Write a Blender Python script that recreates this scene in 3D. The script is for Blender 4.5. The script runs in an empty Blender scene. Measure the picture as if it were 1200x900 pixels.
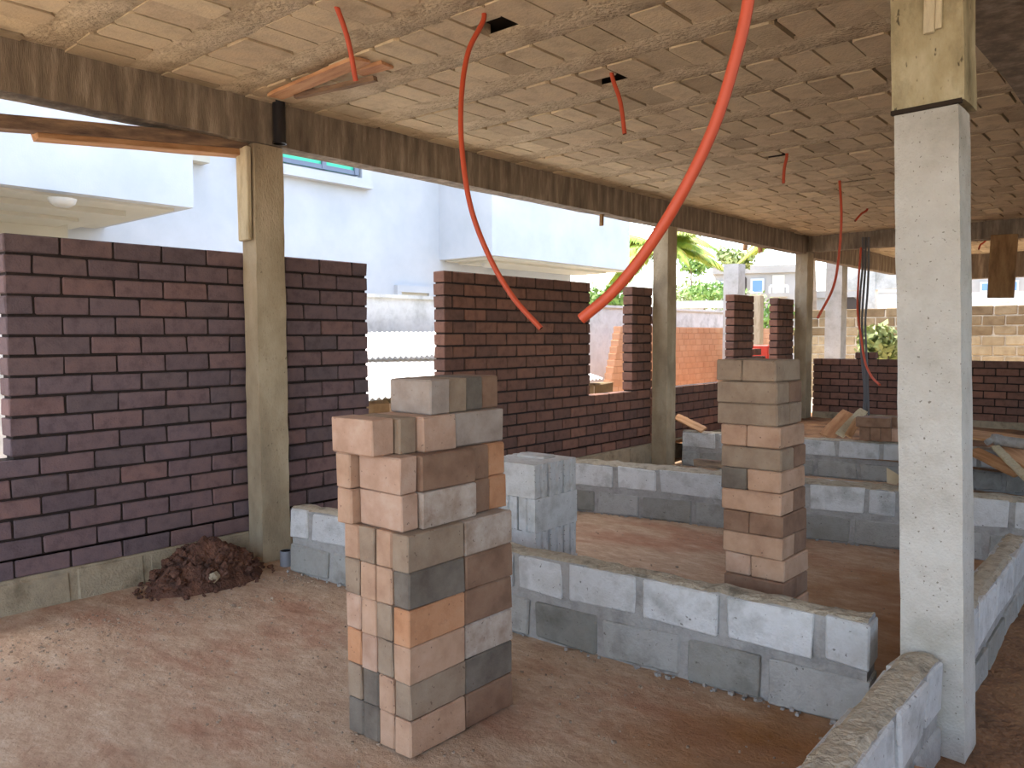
import bpy, math, random
from mathutils import Vector, Matrix, noise

# ---------------------------------------------------------------- camera, sky, sun, exposure
scene = bpy.context.scene
FPX, CX, CY, H = 932.0, 600.0, 450.0, 1.5
_v1 = Vector((1410 - CX, -(392 - CY), -FPX)); _v2 = Vector((-480 - CX, -(399 - CY), -FPX))
_Y = _v1.normalized(); _X = -_v2.normalized(); _X = (_X - _Y * _X.dot(_Y)).normalized(); _Z = _X.cross(_Y)
ROT = Matrix((_X, _Y, _Z))                      # camera axes -> world axes
CAM = Vector((0, 0, H))
cd = bpy.data.cameras.new('camera'); cam = bpy.data.objects.new('camera', cd); scene.collection.objects.link(cam)
cd.sensor_width = 36; cd.lens = 36 * FPX / 1200.0; cd.clip_end = 500
cam.matrix_world = Matrix.Translation(CAM) @ ROT.to_4x4()
scene.camera = cam

world = bpy.data.worlds.new('sky'); scene.world = world; world.use_nodes = True
wn = world.node_tree; bg = wn.nodes['Background']
sky = wn.nodes.new('ShaderNodeTexSky'); sky.sky_type = 'NISHITA'; sky.sun_disc = False
sky.sun_elevation = math.radians(72); sky.sun_rotation = math.radians(-90); sky.dust_density = 2.5; sky.air_density = 1.0
hs_ = wn.nodes.new('ShaderNodeHueSaturation'); hs_.inputs['Saturation'].default_value = .80; wn.links.new(sky.outputs[0], hs_.inputs['Color']); wn.links.new(hs_.outputs[0], bg.inputs[0]); bg.inputs[1].default_value = 1.3
sd = bpy.data.lights.new('sun', 'SUN'); so = bpy.data.objects.new('sun', sd); scene.collection.objects.link(so)
sd.energy = 9.0; sd.angle = math.radians(0.6); sd.color = (1.0, 0.93, 0.82)
so.rotation_euler = Vector((0.46, -0.12, -2.6)).to_track_quat('-Z', 'Y').to_euler()
scene.view_settings.view_transform = 'Standard'; scene.view_settings.look = 'None'
scene.view_settings.exposure = -0.3; scene.view_settings.gamma = 1; scene.view_settings.use_curve_mapping = False

R = random.Random(7)
def ray(u, v): return ROT @ Vector((u - CX, -(v - CY), -FPX))
def onx(u, v, x): d = ray(u, v); return CAM + d * (x / d.x)
def ony(u, v, y): d = ray(u, v); return CAM + d * (y / d.y)
def onz(u, v, z): d = ray(u, v); return CAM + d * ((z - H) / d.z)
def at(u, v, t): d = ray(u, v); return CAM + d * (t / math.hypot(d.x, d.y))

# ---------------------------------------------------------------- materials
def srgb(r, g, b):
    f = lambda c: (c / 255 / 12.92) if c / 255 <= .04045 else ((c / 255 + .055) / 1.055) ** 2.4
    return (f(r), f(g), f(b), 1)
def mat(name, cols, scale=4.0, rough=.9, bump=.3, bscale=60, detail=6, stretch=(1, 1, 1), tone=None, rnd=0.0, spots=None, metallic=0, bdist=.01, coat=0, specks=None):
    """noise ramp over cols; tone = list of colours picked per brick by the 'tone' attribute; rnd = per-object value shift; spots=(colour, scale, amount)"""
    m = bpy.data.materials.new(name); m.use_nodes = True; n = m.node_tree.nodes; L = m.node_tree.links
    b = n['Principled BSDF']; b.inputs['Roughness'].default_value = rough; b.inputs['Metallic'].default_value = metallic
    tc = n.new('ShaderNodeTexCoord'); mp = n.new('ShaderNodeMapping'); mp.inputs['Scale'].default_value = stretch
    L.new(tc.outputs['Object'], mp.inputs[0]); vec = mp.outputs[0]
    if rnd:
        oi = n.new('ShaderNodeObjectInfo'); ad = n.new('ShaderNodeVectorMath'); ad.operation = 'MULTIPLY_ADD'
        L.new(oi.outputs['Random'], ad.inputs[0]); ad.inputs[1].default_value = (37, 17, 53); L.new(vec, ad.inputs[2]); vec = ad.outputs[0]
    nz = n.new('ShaderNodeTexNoise'); nz.inputs['Scale'].default_value = scale; nz.inputs['Detail'].default_value = detail; nz.inputs['Roughness'].default_value = .62
    L.new(vec, nz.inputs['Vector'])
    cr = n.new('ShaderNodeValToRGB'); L.new(nz.outputs['Fac'], cr.inputs[0])
    e = cr.color_ramp.elements; k = len(cols)
    e[0].position = .3; e[0].color = cols[0]; e[1].position = .7; e[1].color = cols[-1]
    for i in range(1, k - 1): q = e.new(.3 + .4 * i / (k - 1)); q.color = cols[i]
    col = cr.outputs[0]
    if tone:
        a = n.new('ShaderNodeAttribute'); a.attribute_name = 'tone'; r2 = n.new('ShaderNodeValToRGB'); r2.color_ramp.interpolation = 'LINEAR'
        L.new(a.outputs['Fac'], r2.inputs[0]); ee = r2.color_ramp.elements
        ee[0].position = 0; ee[0].color = tone[0]; ee[1].position = 1; ee[1].color = tone[-1]
        for i in range(1, len(tone) - 1): q = ee.new(i / (len(tone) - 1)); q.color = tone[i]
        mx = n.new('ShaderNodeMix'); mx.data_type = 'RGBA'; mx.blend_type = 'MULTIPLY'; mx.inputs[0].default_value = 1
        L.new(col, mx.inputs[6]); L.new(r2.outputs[0], mx.inputs[7]); col = mx.outputs[2]
    if spots:
        sc, ss, sa = spots
        n2 = n.new('ShaderNodeTexNoise'); n2.inputs['Scale'].default_value = ss; n2.inputs['Detail'].default_value = 5; n2.inputs['Roughness'].default_value = .7; L.new(vec, n2.inputs['Vector'])
        mr = n.new('ShaderNodeMapRange'); mr.inputs[1].default_value = 1 - sa - .03; mr.inputs[2].default_value = 1 - sa + .3; mr.inputs[4].default_value = .75; L.new(n2.outputs['Fac'], mr.inputs[0])
        mx = n.new('ShaderNodeMix'); mx.data_type = 'RGBA'; L.new(mr.outputs[0], mx.inputs[0]); L.new(col, mx.inputs[6]); mx.inputs[7].default_value = sc; col = mx.outputs[2]
    if specks:
        sc, ss, th = specks
        n4 = n.new('ShaderNodeTexNoise'); n4.inputs['Scale'].default_value = ss; n4.inputs['Detail'].default_value = 2; L.new(vec, n4.inputs['Vector'])
        mr = n.new('ShaderNodeMapRange'); mr.inputs[1].default_value = th; mr.inputs[2].default_value = th + .05; mr.inputs[4].default_value = .8; L.new(n4.outputs['Fac'], mr.inputs[0])
        mx = n.new('ShaderNodeMix'); mx.data_type = 'RGBA'; L.new(mr.outputs[0], mx.inputs[0]); L.new(col, mx.inputs[6]); mx.inputs[7].default_value = sc; col = mx.outputs[2]
    if rnd:
        hs = n.new('ShaderNodeHueSaturation'); mr = n.new('ShaderNodeMapRange'); mr.inputs[3].default_value = 1 - rnd; mr.inputs[4].default_value = 1 + rnd
        L.new(oi.outputs['Random'], mr.inputs[0]); L.new(mr.outputs[0], hs.inputs['Value']); L.new(col, hs.inputs['Color']); col = hs.outputs[0]
    L.new(col, b.inputs['Base Color'])
    if bump:
        n3 = n.new('ShaderNodeTexNoise'); n3.inputs['Scale'].default_value = bscale; n3.inputs['Detail'].default_value = 5; L.new(vec, n3.inputs['Vector'])
        bp = n.new('ShaderNodeBump'); bp.inputs['Strength'].default_value = bump; bp.inputs['Distance'].default_value = bdist
        L.new(n3.outputs['Fac'], bp.inputs['Height']); L.new(bp.outputs[0], b.inputs['Normal'])
    if coat: b.inputs['Coat Weight'].default_value = coat
    return m
def flat(name, c, rough=.6, metallic=0, trans=0):
    m = bpy.data.materials.new(name); m.use_nodes = True; b = m.node_tree.nodes['Principled BSDF']
    b.inputs['Base Color'].default_value = c; b.inputs['Roughness'].default_value = rough; b.inputs['Metallic'].default_value = metallic
    if trans: b.inputs['Transmission Weight'].default_value = trans
    return m
W4 = (1, 1, 1, 1)
M = {}
M['wall_brick'] = mat('wall_brick', [(.72,.70,.70,1), (1,1,1,1), (1.15,1.1,1.05,1)], 14, .9, .5, 90,
                      tone=[srgb(96,84,90), srgb(114,94,96), srgb(108,94,100), srgb(124,98,96), srgb(100,88,92), srgb(118,96,98)])  # purplish haze over the left wall is mixed into these tones
M['wall_brick_b'] = mat('wall_brick_b', [(.72,.70,.70,1), (1,1,1,1), (1.15,1.1,1.05,1)], 14, .9, .5, 90,
                      tone=[srgb(100,74,66), srgb(122,88,74), srgb(108,80,70), srgb(134,96,80), srgb(102,78,70)])
M['joint'] = mat('brick_joint_mortar', [srgb(36,28,26), srgb(52,40,36)], 30, .95, .6, 80)
M['grey_mortar'] = mat('grey_mortar', [srgb(132,131,128), srgb(164,162,158), srgb(146,143,138)], 7, .95, .8, 70, spots=(srgb(96,92,84), 11, .42))
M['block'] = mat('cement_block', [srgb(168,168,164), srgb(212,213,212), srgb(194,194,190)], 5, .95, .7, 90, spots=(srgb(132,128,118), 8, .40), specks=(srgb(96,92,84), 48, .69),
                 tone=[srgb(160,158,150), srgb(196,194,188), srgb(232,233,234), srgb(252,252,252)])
M['dusty_top'] = mat('dusty_mortar_top', [srgb(124,116,100), srgb(184,174,154), srgb(158,148,128)], 12, .95, .9, 60, bdist=.02, spots=(srgb(88,80,68), 20, .42))
M['plinth'] = mat('old_plinth_block', [srgb(120,108,88), srgb(165,152,128), srgb(140,130,112)], 5, .95, .7, 70, spots=(srgb(96,86,72), 7, .42))
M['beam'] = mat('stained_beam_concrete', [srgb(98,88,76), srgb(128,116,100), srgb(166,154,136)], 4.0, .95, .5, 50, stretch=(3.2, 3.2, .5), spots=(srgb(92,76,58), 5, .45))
M['pillar'] = mat('pale_pillar_concrete', [srgb(160,157,146), srgb(190,188,180), srgb(206,206,200)], 3, .9, .6, 110, spots=(srgb(132,126,108), 5, .40), specks=(srgb(110,104,90), 85, .67))
M['pillar_brown'] = mat('brown_pillar_concrete', [srgb(138,124,102), srgb(170,156,130), srgb(190,178,154)], 3, .9, .6, 80, stretch=(1, 1, .5), spots=(srgb(112,96,72), 7, .38), specks=(srgb(100,86,68), 80, .69))
M['pillar_cap'] = mat('stained_pillar_cap', [srgb(118,108,80), srgb(170,158,124), srgb(196,188,158)], 4, .95, .7, 60, spots=(srgb(74,66,44), 6, .44), stretch=(1.5, 1.5, .7), specks=(srgb(60,52,38), 34, .68))
M['slab_block'] = mat('ceiling_hollow_block', [(.80,.78,.76,1), (1,1,1,1), (1.08,1.06,1.02,1)], 9, .95, .5, 60,
                      tone=[srgb(180,164,136), srgb(208,190,160), srgb(220,204,172), srgb(198,182,152), srgb(214,198,168)])
M['slab_rib'] = mat('ceiling_rib_concrete', [srgb(172,154,128), srgb(204,188,158), srgb(222,206,178)], 6, .95, 1.0, 40, spots=(srgb(124,100,74), 16, .45), bdist=.02)
M['slab_dark'] = flat('ceiling_gap_shade', srgb(46, 36, 27), .95)  # dark colour stands for shade in the ceiling gaps and holes
M['white_wall'] = mat('white_render', [srgb(180,184,186), srgb(196,198,200)], 1.2, .9, .1, 60)
M['cream_wall'] = mat('cream_render', [srgb(188,184,168), srgb(198,194,178)], 1.0, .9, .1, 60)
M['boundary'] = mat('weathered_boundary_render', [srgb(176,178,172), srgb(222,224,220), srgb(204,204,198)], 2.2, .95, .5, 20, spots=(srgb(150,148,132), 3, .36))
M['orange_wall'] = mat('orange_brick_render', [srgb(196,146,110), srgb(212,164,128), srgb(204,154,118)], 2, .95, .3, 30, tone=[srgb(246,240,234), W4])
M['orange_joint'] = flat('orange_joint', srgb(196, 150, 116), .95)
M['tan_block'] = mat('tan_block', [srgb(142,124,96), srgb(172,154,122), srgb(186,170,140)], 4, .95, .5, 40, tone=[srgb(176,164,150), srgb(205,196,184), W4, srgb(244,240,236)])
M['tan_joint'] = mat('pale_joint', [srgb(188,176,156), srgb(208,198,180)], 8, .95, .3, 40)
M['sheet'] = mat('pale_corrugated_sheet', [srgb(200,198,190), srgb(232,230,224)], 3, .6, .1, 40, spots=(srgb(170,150,120), 5, .36))
M['conduit'] = flat('orange_conduit', srgb(192, 78, 46), .5)
M['black_pipe'] = flat('black_pipe', srgb(30, 31, 36), .3)
M['grey_conduit'] = flat('grey_conduit', srgb(92, 92, 94), .5)
M['blue_pipe'] = flat('blue_grey_pipe', srgb(136, 140, 148), .6)
M['pipe_dark'] = flat('pipe_inside', srgb(24, 22, 22), .9)
M['wood'] = mat('weathered_timber', [srgb(150,108,70), srgb(190,144,100), srgb(208,168,124)], 3, .85, .5, 40, stretch=(1, 8, 8))
M['wood_old'] = mat('grey_old_timber', [srgb(90,72,62), srgb(134,110,90), srgb(172,142,110)], 4, .9, .7, 50, stretch=(1, 6, 6))
M['wood_pale'] = mat('pale_timber', [srgb(176,160,128), srgb(206,194,162), srgb(188,176,150)], 4, .9, .5, 50, stretch=(5, 5, 1), spots=(srgb(140,120,90), 14, .4))
M['wood_orange'] = mat('fresh_orange_timber', [srgb(176,122,84), srgb(206,156,114), srgb(220,176,134)], 3, .85, .4, 40, stretch=(1, 7, 7))
M['ply_brown'] = mat('brown_formwork_board', [srgb(104,78,50), srgb(140,108,72), srgb(158,128,88)], 4, .9, .4, 40, stretch=(3, 3, .7), spots=(srgb(84,60,38), 9, .4))
M['dirt'] = mat('red_earth', [srgb(70,48,38), srgb(98,66,52), srgb(118,84,66)], 14, 1, 1, 60, bdist=.02)
M['soil'] = mat('brown_soil', [srgb(92,66,44), srgb(142,104,72), srgb(168,130,92)], 3.5, 1, 1, 40, bdist=.03, spots=(srgb(70,48,32), 9, .42))
M['leaf'] = mat('palm_leaf', [srgb(96,128,44), srgb(150,170,60), srgb(206,190,84)], 3, .6, 0, rnd=.15)
M['leaf_green'] = mat('tree_leaf', [srgb(92,128,60), srgb(140,172,84)], 3, .6, 0)
M['leaf_pale'] = mat('pale_leaf', [srgb(120,140,84), srgb(176,186,120)], 3, .6, 0)
M['bark'] = mat('bark', [srgb(110,96,82), srgb(146,130,112)], 6, .95, .5, 30)
M['far_wall_paint'] = mat('far_pale_render', [srgb(146,144,138), srgb(164,160,154)], .8, .9, 0)
M['blue_glass'] = flat('blue_window_glass', srgb(96, 132, 176), .15)
M['green_glass'] = flat('green_window_glass', srgb(60, 196, 150), .15)
M['frame_grey'] = flat('grey_window_frame', srgb(110, 120, 136), .5)
M['red_paint'] = flat('red_paint', srgb(196, 60, 40), .6)
M['arch_shade'] = flat('painted_arch_shade', srgb(60, 52, 46), .9)  # solid dark panels stand for the shade inside the far arches
M['lamp_glass'] = flat('ceiling_lamp_glass', srgb(190, 186, 174), .3)
M['paper'] = flat('paper_scrap', srgb(196, 180, 150), .8)
# floor: pale sand over red laterite, with the red showing mostly past the first low wall
def floor_mat():
    m = bpy.data.materials.new('sandy_laterite_floor'); m.use_nodes = True; n = m.node_tree.nodes; L = m.node_tree.links
    b = n['Principled BSDF']; b.inputs['Roughness'].default_value = .95
    tc = n.new('ShaderNodeTexCoord')
    def nz(scale, detail=6, rough=.6, stretch=(1, 1, 1), rot=0):
        mp = n.new('ShaderNodeMapping'); mp.inputs['Scale'].default_value = stretch; mp.inputs['Rotation'].default_value = (0, 0, rot); L.new(tc.outputs['Object'], mp.inputs[0])
        t = n.new('ShaderNodeTexNoise'); t.inputs['Scale'].default_value = scale; t.inputs['Detail'].default_value = detail; t.inputs['Roughness'].default_value = rough; L.new(mp.outputs[0], t.inputs['Vector']); return t.outputs['Fac']
    def ramp(fac, stops):
        r = n.new('ShaderNodeValToRGB'); L.new(fac, r.inputs[0]); e = r.color_ramp.elements
        e[0].position, e[0].color = stops[0]; e[1].position, e[1].color = stops[-1]
        for p, c in stops[1:-1]: q = e.new(p); q.color = c
        return r.outputs[0]
    def mix(f, a, c):
        x = n.new('ShaderNodeMix'); x.data_type = 'RGBA'; L.new(f, x.inputs[0]); L.new(a, x.inputs[6]); L.new(c, x.inputs[7]); return x.outputs[2]
    sand = ramp(nz(7, 12, .78, (.8, 1.7, 1), .75), [(.3, srgb(166,136,112)), (.5, srgb(196,168,140)), (.72, srgb(222,204,180))])
    red = ramp(nz(7, 12, .78, (.8, 1.7, 1), .75), [(.3, srgb(150,100,74)), (.55, srgb(174,122,94)), (.75, srgb(190,142,112))])
    brown = ramp(nz(5, 8, .7), [(.3, srgb(134,88,42)), (.7, srgb(174,124,72))])
    f1 = n.new('ShaderNodeMapRange'); L.new(nz(.9, 7, .62, (.8, 2.2, 1), .75), f1.inputs[0]); f1.inputs[1].default_value = .49; f1.inputs[2].default_value = .72
    c1 = mix(f1.outputs[0], sand, red)
    # position: further right and beyond the first wall the bare red-brown earth shows
    sx = n.new('ShaderNodeSeparateXYZ'); L.new(tc.outputs['Object'], sx.inputs[0])
    g = n.new('ShaderNodeMath'); g.operation = 'MULTIPLY_ADD'; L.new(sx.outputs['X'], g.inputs[0]); g.inputs[1].default_value = .45; g.inputs[2].default_value = .78
    g2 = n.new('ShaderNodeMath'); g2.operation = 'MULTIPLY_ADD'; L.new(nz(1.3, 5), g2.inputs[0]); g2.inputs[1].default_value = 1.6; L.new(g.outputs[0], g2.inputs[2])
    f2 = n.new('ShaderNodeMapRange'); L.new(g2.outputs[0], f2.inputs[0]); f2.inputs[1].default_value = .75; f2.inputs[2].default_value = 1.35
    c2 = mix(f2.outputs[0], c1, brown)
    f3 = n.new('ShaderNodeMapRange'); L.new(nz(55, 3, .8), f3.inputs[0]); f3.inputs[1].default_value = .68; f3.inputs[2].default_value = .74
    dk = n.new('ShaderNodeRGB'); dk.outputs[0].default_value = srgb(96, 68, 50)
    c3 = mix(f3.outputs[0], c2, dk.outputs[0]); L.new(c3, b.inputs['Base Color'])
    bp = n.new('ShaderNodeBump'); bp.inputs['Strength'].default_value = .9; bp.inputs['Distance'].default_value = .03; L.new(nz(16, 12, .72), bp.inputs['Height']); L.new(bp.outputs[0], b.inputs['Normal'])
    return m
M['floor'] = floor_mat()
M['grit'] = mat('grit_stone', [srgb(110,90,74), srgb(190,172,150)], 30, .9, 0)
M['outside'] = mat('outside_sand', [srgb(176,152,124), srgb(204,184,158)], 1.5, 1, .5, 20)
# the loose bricks, one material per clay colour
def brick_mat(name, a, b, c, spot=None, amt=.36):
    a, b, c = [tuple(int(q * .93) for q in t) for t in (a, b, c)]
    return mat(name, [srgb(*a), srgb(*b), srgb(*c)], 9, .9, .45, 120, rnd=.05, spots=(srgb(*[int(q * .92) for q in (spot or (120, 92, 74))]), 22, amt), bdist=.004, specks=(srgb(96, 74, 60), 60, .70))
BM = {
 'tan': brick_mat('tan_brick', (172,134,108), (190,154,126), (200,166,140)),
 'pink': brick_mat('pinkish_tan_brick', (176,140,116), (194,160,136), (204,176,154), (156,110,88)),
 'orange': brick_mat('orange_brick', (182,128,90), (202,148,108), (208,160,122)),
 'brown': brick_mat('brown_shaded_brick', (122,92,72), (142,110,88), (154,124,102)),  # also darkened to carry the shade of the stacks' right faces
 'greytan': brick_mat('grey_tan_brick', (140,118,98), (160,138,116), (172,152,130)),
 'grey': brick_mat('dark_grey_brick', (96,86,76), (116,106,94), (132,122,110), (82,70,62)),
 'lightgrey': brick_mat('light_grey_brick', (150,134,122), (172,156,144), (182,170,160), (130,112,98)),
 'stained': brick_mat('whitish_stained_brick', (150,126,106), (186,168,152), (206,194,182), (140,104,84), .44),
}
COLWORD = {'tan': 'tan', 'pink': 'pinkish tan', 'orange': 'orange', 'brown': 'brown', 'greytan': 'grey-tan', 'grey': 'dark grey', 'lightgrey': 'light grey', 'stained': 'whitish stained'}

# ---------------------------------------------------------------- mesh helpers
class MB:
    def __init__(s): s.v = []; s.f = []; s.m = []; s.t = []; s.sm = []
    def add(s, vs, fs, mi=0, tone=.5, smooth=False):
        o = len(s.v); s.v += [tuple(p) for p in vs]
        for f in fs: s.f.append(tuple(i + o for i in f)); s.m.append(mi); s.t.append(tone); s.sm.append(smooth)
    def box(s, c, size, rot=None, ch=0.0, jit=0.0, mi=0, tone=.5, rng=R):
        hx, hy, hz = size[0] / 2, size[1] / 2, size[2] / 2
        rot = rot or Matrix.Identity(3)
        if isinstance(rot, (int, float)): rot = Matrix.Rotation(rot, 3, 'Z')
        c = Vector(c); vs = []; fs = []
        if ch <= 0:
            for sx in (-1, 1):
                for sy in (-1, 1):
                    for sz in (-1, 1): vs.append(Vector((sx * hx, sy * hy, sz * hz)) + Vector([rng.uniform(-jit, jit) for _ in range(3)]))
            fs = [(0, 1, 3, 2), (4, 6, 7, 5), (0, 4, 5, 1), (2, 3, 7, 6), (0, 2, 6, 4), (1, 5, 7, 3)]
        else:
            idx = {}
            for sx in (-1, 1):
                for sy in (-1, 1):
                    for sz in (-1, 1):
                        k = ch * (1 + (rng.uniform(-.6, 1.2) if jit else 0)); j = Vector([rng.uniform(-jit, jit) for _ in range(3)])
                        for a in range(3):
                            p = [sx * (hx - (0 if a == 0 else k)), sy * (hy - (0 if a == 1 else k)), sz * (hz - (0 if a == 2 else k))]
                            idx[(sx, sy, sz, a)] = len(vs); vs.append(Vector(p) + j)
            I = idx; q = (-1, 1)
            for sg in q:
                fs.append(tuple(I[(sg, y, z, 0)] for y, z in ((-1, -1), (1, -1), (1, 1), (-1, 1))))
                fs.append(tuple(I[(x, sg, z, 1)] for x, z in ((-1, -1), (1, -1), (1, 1), (-1, 1))))
                fs.append(tuple(I[(x, y, sg, 2)] for x, y in ((-1, -1), (1, -1), (1, 1), (-1, 1))))
            for s1 in q:
                for s2 in q:
                    fs.append((I[(s1, s2, -1, 0)], I[(s1, s2, 1, 0)], I[(s1, s2, 1, 1)], I[(s1, s2, -1, 1)]))
                    fs.append((I[(s1, -1, s2, 0)], I[(s1, 1, s2, 0)], I[(s1, 1, s2, 2)], I[(s1, -1, s2, 2)]))
                    fs.append((I[(-1, s1, s2, 1)], I[(1, s1, s2, 1)], I[(1, s1, s2, 2)], I[(-1, s1, s2, 2)]))
                    for s3 in q: fs.append((I[(s1, s2, s3, 0)], I[(s1, s2, s3, 1)], I[(s1, s2, s3, 2)]))
            out = []
            for f in fs:
                n = (vs[f[1]] - vs[f[0]]).cross(vs[f[2]] - vs[f[0]]); cc = sum((vs[i] for i in f), Vector()) / len(f)
                out.append(f if n.dot(cc) > 0 else f[::-1])
            fs = out
        s.add([c + rot @ p for p in vs], fs, mi, tone)
    def prism(s, poly, z0, z1, mi=0, tone=.5):
        k = len(poly); vs = [(x, y, z0) for x, y in poly] + [(x, y, z1) for x, y in poly]
        s.add(vs, [tuple(range(k))[::-1], tuple(range(k, 2 * k))] + [(i, (i + 1) % k, k + (i + 1) % k, k + i) for i in range(k)], mi, tone)
    def tube(s, pts, r, n=10, mi=0, closed=True, hollow=0, mi2=None):
        pts = [Vector(p) for p in pts]; rings = []
        for i, p in enumerate(pts):
            t = (pts[min(i + 1, len(pts) - 1)] - pts[max(i - 1, 0)]).normalized()
            ref = Vector((0, 0, 1)) if abs(t.z) < .9 else Vector((1, 0, 0))
            if i == 0: u = t.cross(ref).normalized()
            else: u = (u - t * u.dot(t)).normalized()
            w = t.cross(u); rr = r[i] if isinstance(r, (list, tuple)) else r
            rings.append([p + (u * math.cos(a) + w * math.sin(a)) * rr for a in [2 * math.pi * k / n for k in range(n)]])
        vs = [q for g in rings for q in g]; fs = []
        for i in range(len(rings) - 1):
            for k in range(n): a = i * n + k; b2 = i * n + (k + 1) % n; fs.append((a, b2, b2 + n, a + n))
        s.add(vs, fs, mi, .5, True)
        if closed and not hollow:
            s.add(rings[0], [tuple(range(n))[::-1]], mi); s.add(rings[-1], [tuple(range(n))], mi)
        if hollow:
            for g, p, e in ((rings[0], pts[0], pts[1]), (rings[-1], pts[-1], pts[-2])):
                inn = [p + (q - p) * hollow for q in g]; deep = [x + (e - p).normalized() * min(.04, (e - p).length) for x in inn]
                s.add(g + inn, [(k, (k + 1) % n, n + (k + 1) % n, n + k) for k in range(n)], mi)
                s.add(inn + deep, [(k, (k + 1) % n, n + (k + 1) % n, n + k) for k in range(n)] + [tuple(range(n, 2 * n))], mi if mi2 is None else mi2)
    def build(s, name, mats, parent=None, loc=None):
        me = bpy.data.meshes.new(name); me.from_pydata(s.v, [], s.f)
        for m in (mats if isinstance(mats, list) else [mats]): me.materials.append(m)
        me.polygons.foreach_set('material_index', s.m); me.polygons.foreach_set('use_smooth', s.sm)
        a = me.attributes.new('tone', 'FLOAT', 'FACE'); a.data.foreach_set('value', s.t)
        me.update()
        o = bpy.data.objects.new(name, me); scene.collection.objects.link(o)
        if parent: o.parent = parent
        if loc is not None:
            me.transform(Matrix.Translation(-Vector(loc))); o.location = loc
        return o
def tag(o, label, cat, group=None, kind=None):
    if label: o['label'] = label
    if cat: o['category'] = cat
    if group: o['group'] = group
    if kind: o['kind'] = kind
    return o
def struct(o): o['kind'] = 'structure'; return o
def thing(name, label, cat, loc=(0, 0, 0), rz=0, group=None):
    o = bpy.data.objects.new(name, None); scene.collection.objects.link(o); o.location = loc; o.rotation_euler = (0, 0, rz); o.empty_display_size = .1
    return tag(o, label, cat, group)
def smooth_path(pts, n=10):
    P = [Vector(p) for p in pts]; P = [P[0] * 2 - P[1]] + P + [P[-1] * 2 - P[-2]]; out = []
    for i in range(1, len(P) - 2):
        for k in range(n):
            t = k / n; a, b, c, d = P[i - 1:i + 3]
            out.append(.5 * ((2 * b) + (c - a) * t + (2 * a - 5 * b + 4 * c - d) * t * t + (3 * b - a - 3 * c + d) * t ** 3))
    out.append(P[-2]); return out

# ---------------------------------------------------------------- ground and floor
def heightfield(x0, x1, y0, y1, st, zf, name, m):
    nx = int((x1 - x0) / st) + 1; ny = int((y1 - y0) / st) + 1; b = MB()
    vs = [(x0 + i * st, y0 + j * st, zf(x0 + i * st, y0 + j * st)) for j in range(ny) for i in range(nx)]
    fs = [(j * nx + i, j * nx + i + 1, (j + 1) * nx + i + 1, (j + 1) * nx + i) for j in range(ny - 1) for i in range(nx - 1)]
    b.add(vs, fs, 0, .5, True); return b.build(name, m)
def nz(x, y, s, a, o=0): return a * noise.noise(Vector((x * s, y * s, o)))
floor = struct(heightfield(-5.0, -.68, -3.0, 8.75, .045, lambda x, y: nz(x, y, 1.1, .008) + nz(x, y, 6, .006, 3) + nz(x, y, 22, .004, 7) - .004, 'floor', M['floor']))
# loose brown soil on the right of the low wall, and the earth fill behind the furthest low wall
g1 = struct(heightfield(-.72, 5.2, -3.0, 8.75, .06, lambda x, y: .075 + nz(x, y, 1.5, .03) + nz(x, y, 9, .012, 4), 'floor_soil_side', M['soil']))
g2 = struct(heightfield(-4.95, 5.2, 8.55, 17.5, .15, lambda x, y: .215 + nz(x, y, 1.5, .02) + nz(x, y, 7, .012, 4), 'floor_earth_fill', M['soil']))
b = MB(); b.box((0, 10, -.55), (160, 160, 1)); struct(b.build('outside_ground', M['outside']))

# loose grit and small stones on the floor: nobody could count them
b = MB(); rr = random.Random(5)
for _ in range(2600):
    x = rr.uniform(-4.6, -.8); y = rr.uniform(.8, 8.2) if rr.random() < .5 else rr.uniform(.8, 3.0); r = rr.uniform(.0015, .0055) * (1.6 if rr.random() < .06 else 1)
    if rr.random() < .35: x = -4.4 + abs(rr.gauss(0, .25)); 
    if noise.noise(Vector((x * 2, y * 2, 9))) < -.1: continue
    z = nz(x, y, 1.1, .008) + nz(x, y, 6, .006, 3) + nz(x, y, 22, .004, 7) - .004
    b.box((x, y, z + r * .4), (2 * r, 1.6 * r, 1.3 * r), Matrix.Rotation(rr.uniform(0, 3), 3, 'Z'), jit=r * .3)
tag(b.build('grit', M['grit']), 'scattered grit and tiny stones on the sandy floor', 'grit', kind='stuff')

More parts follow.
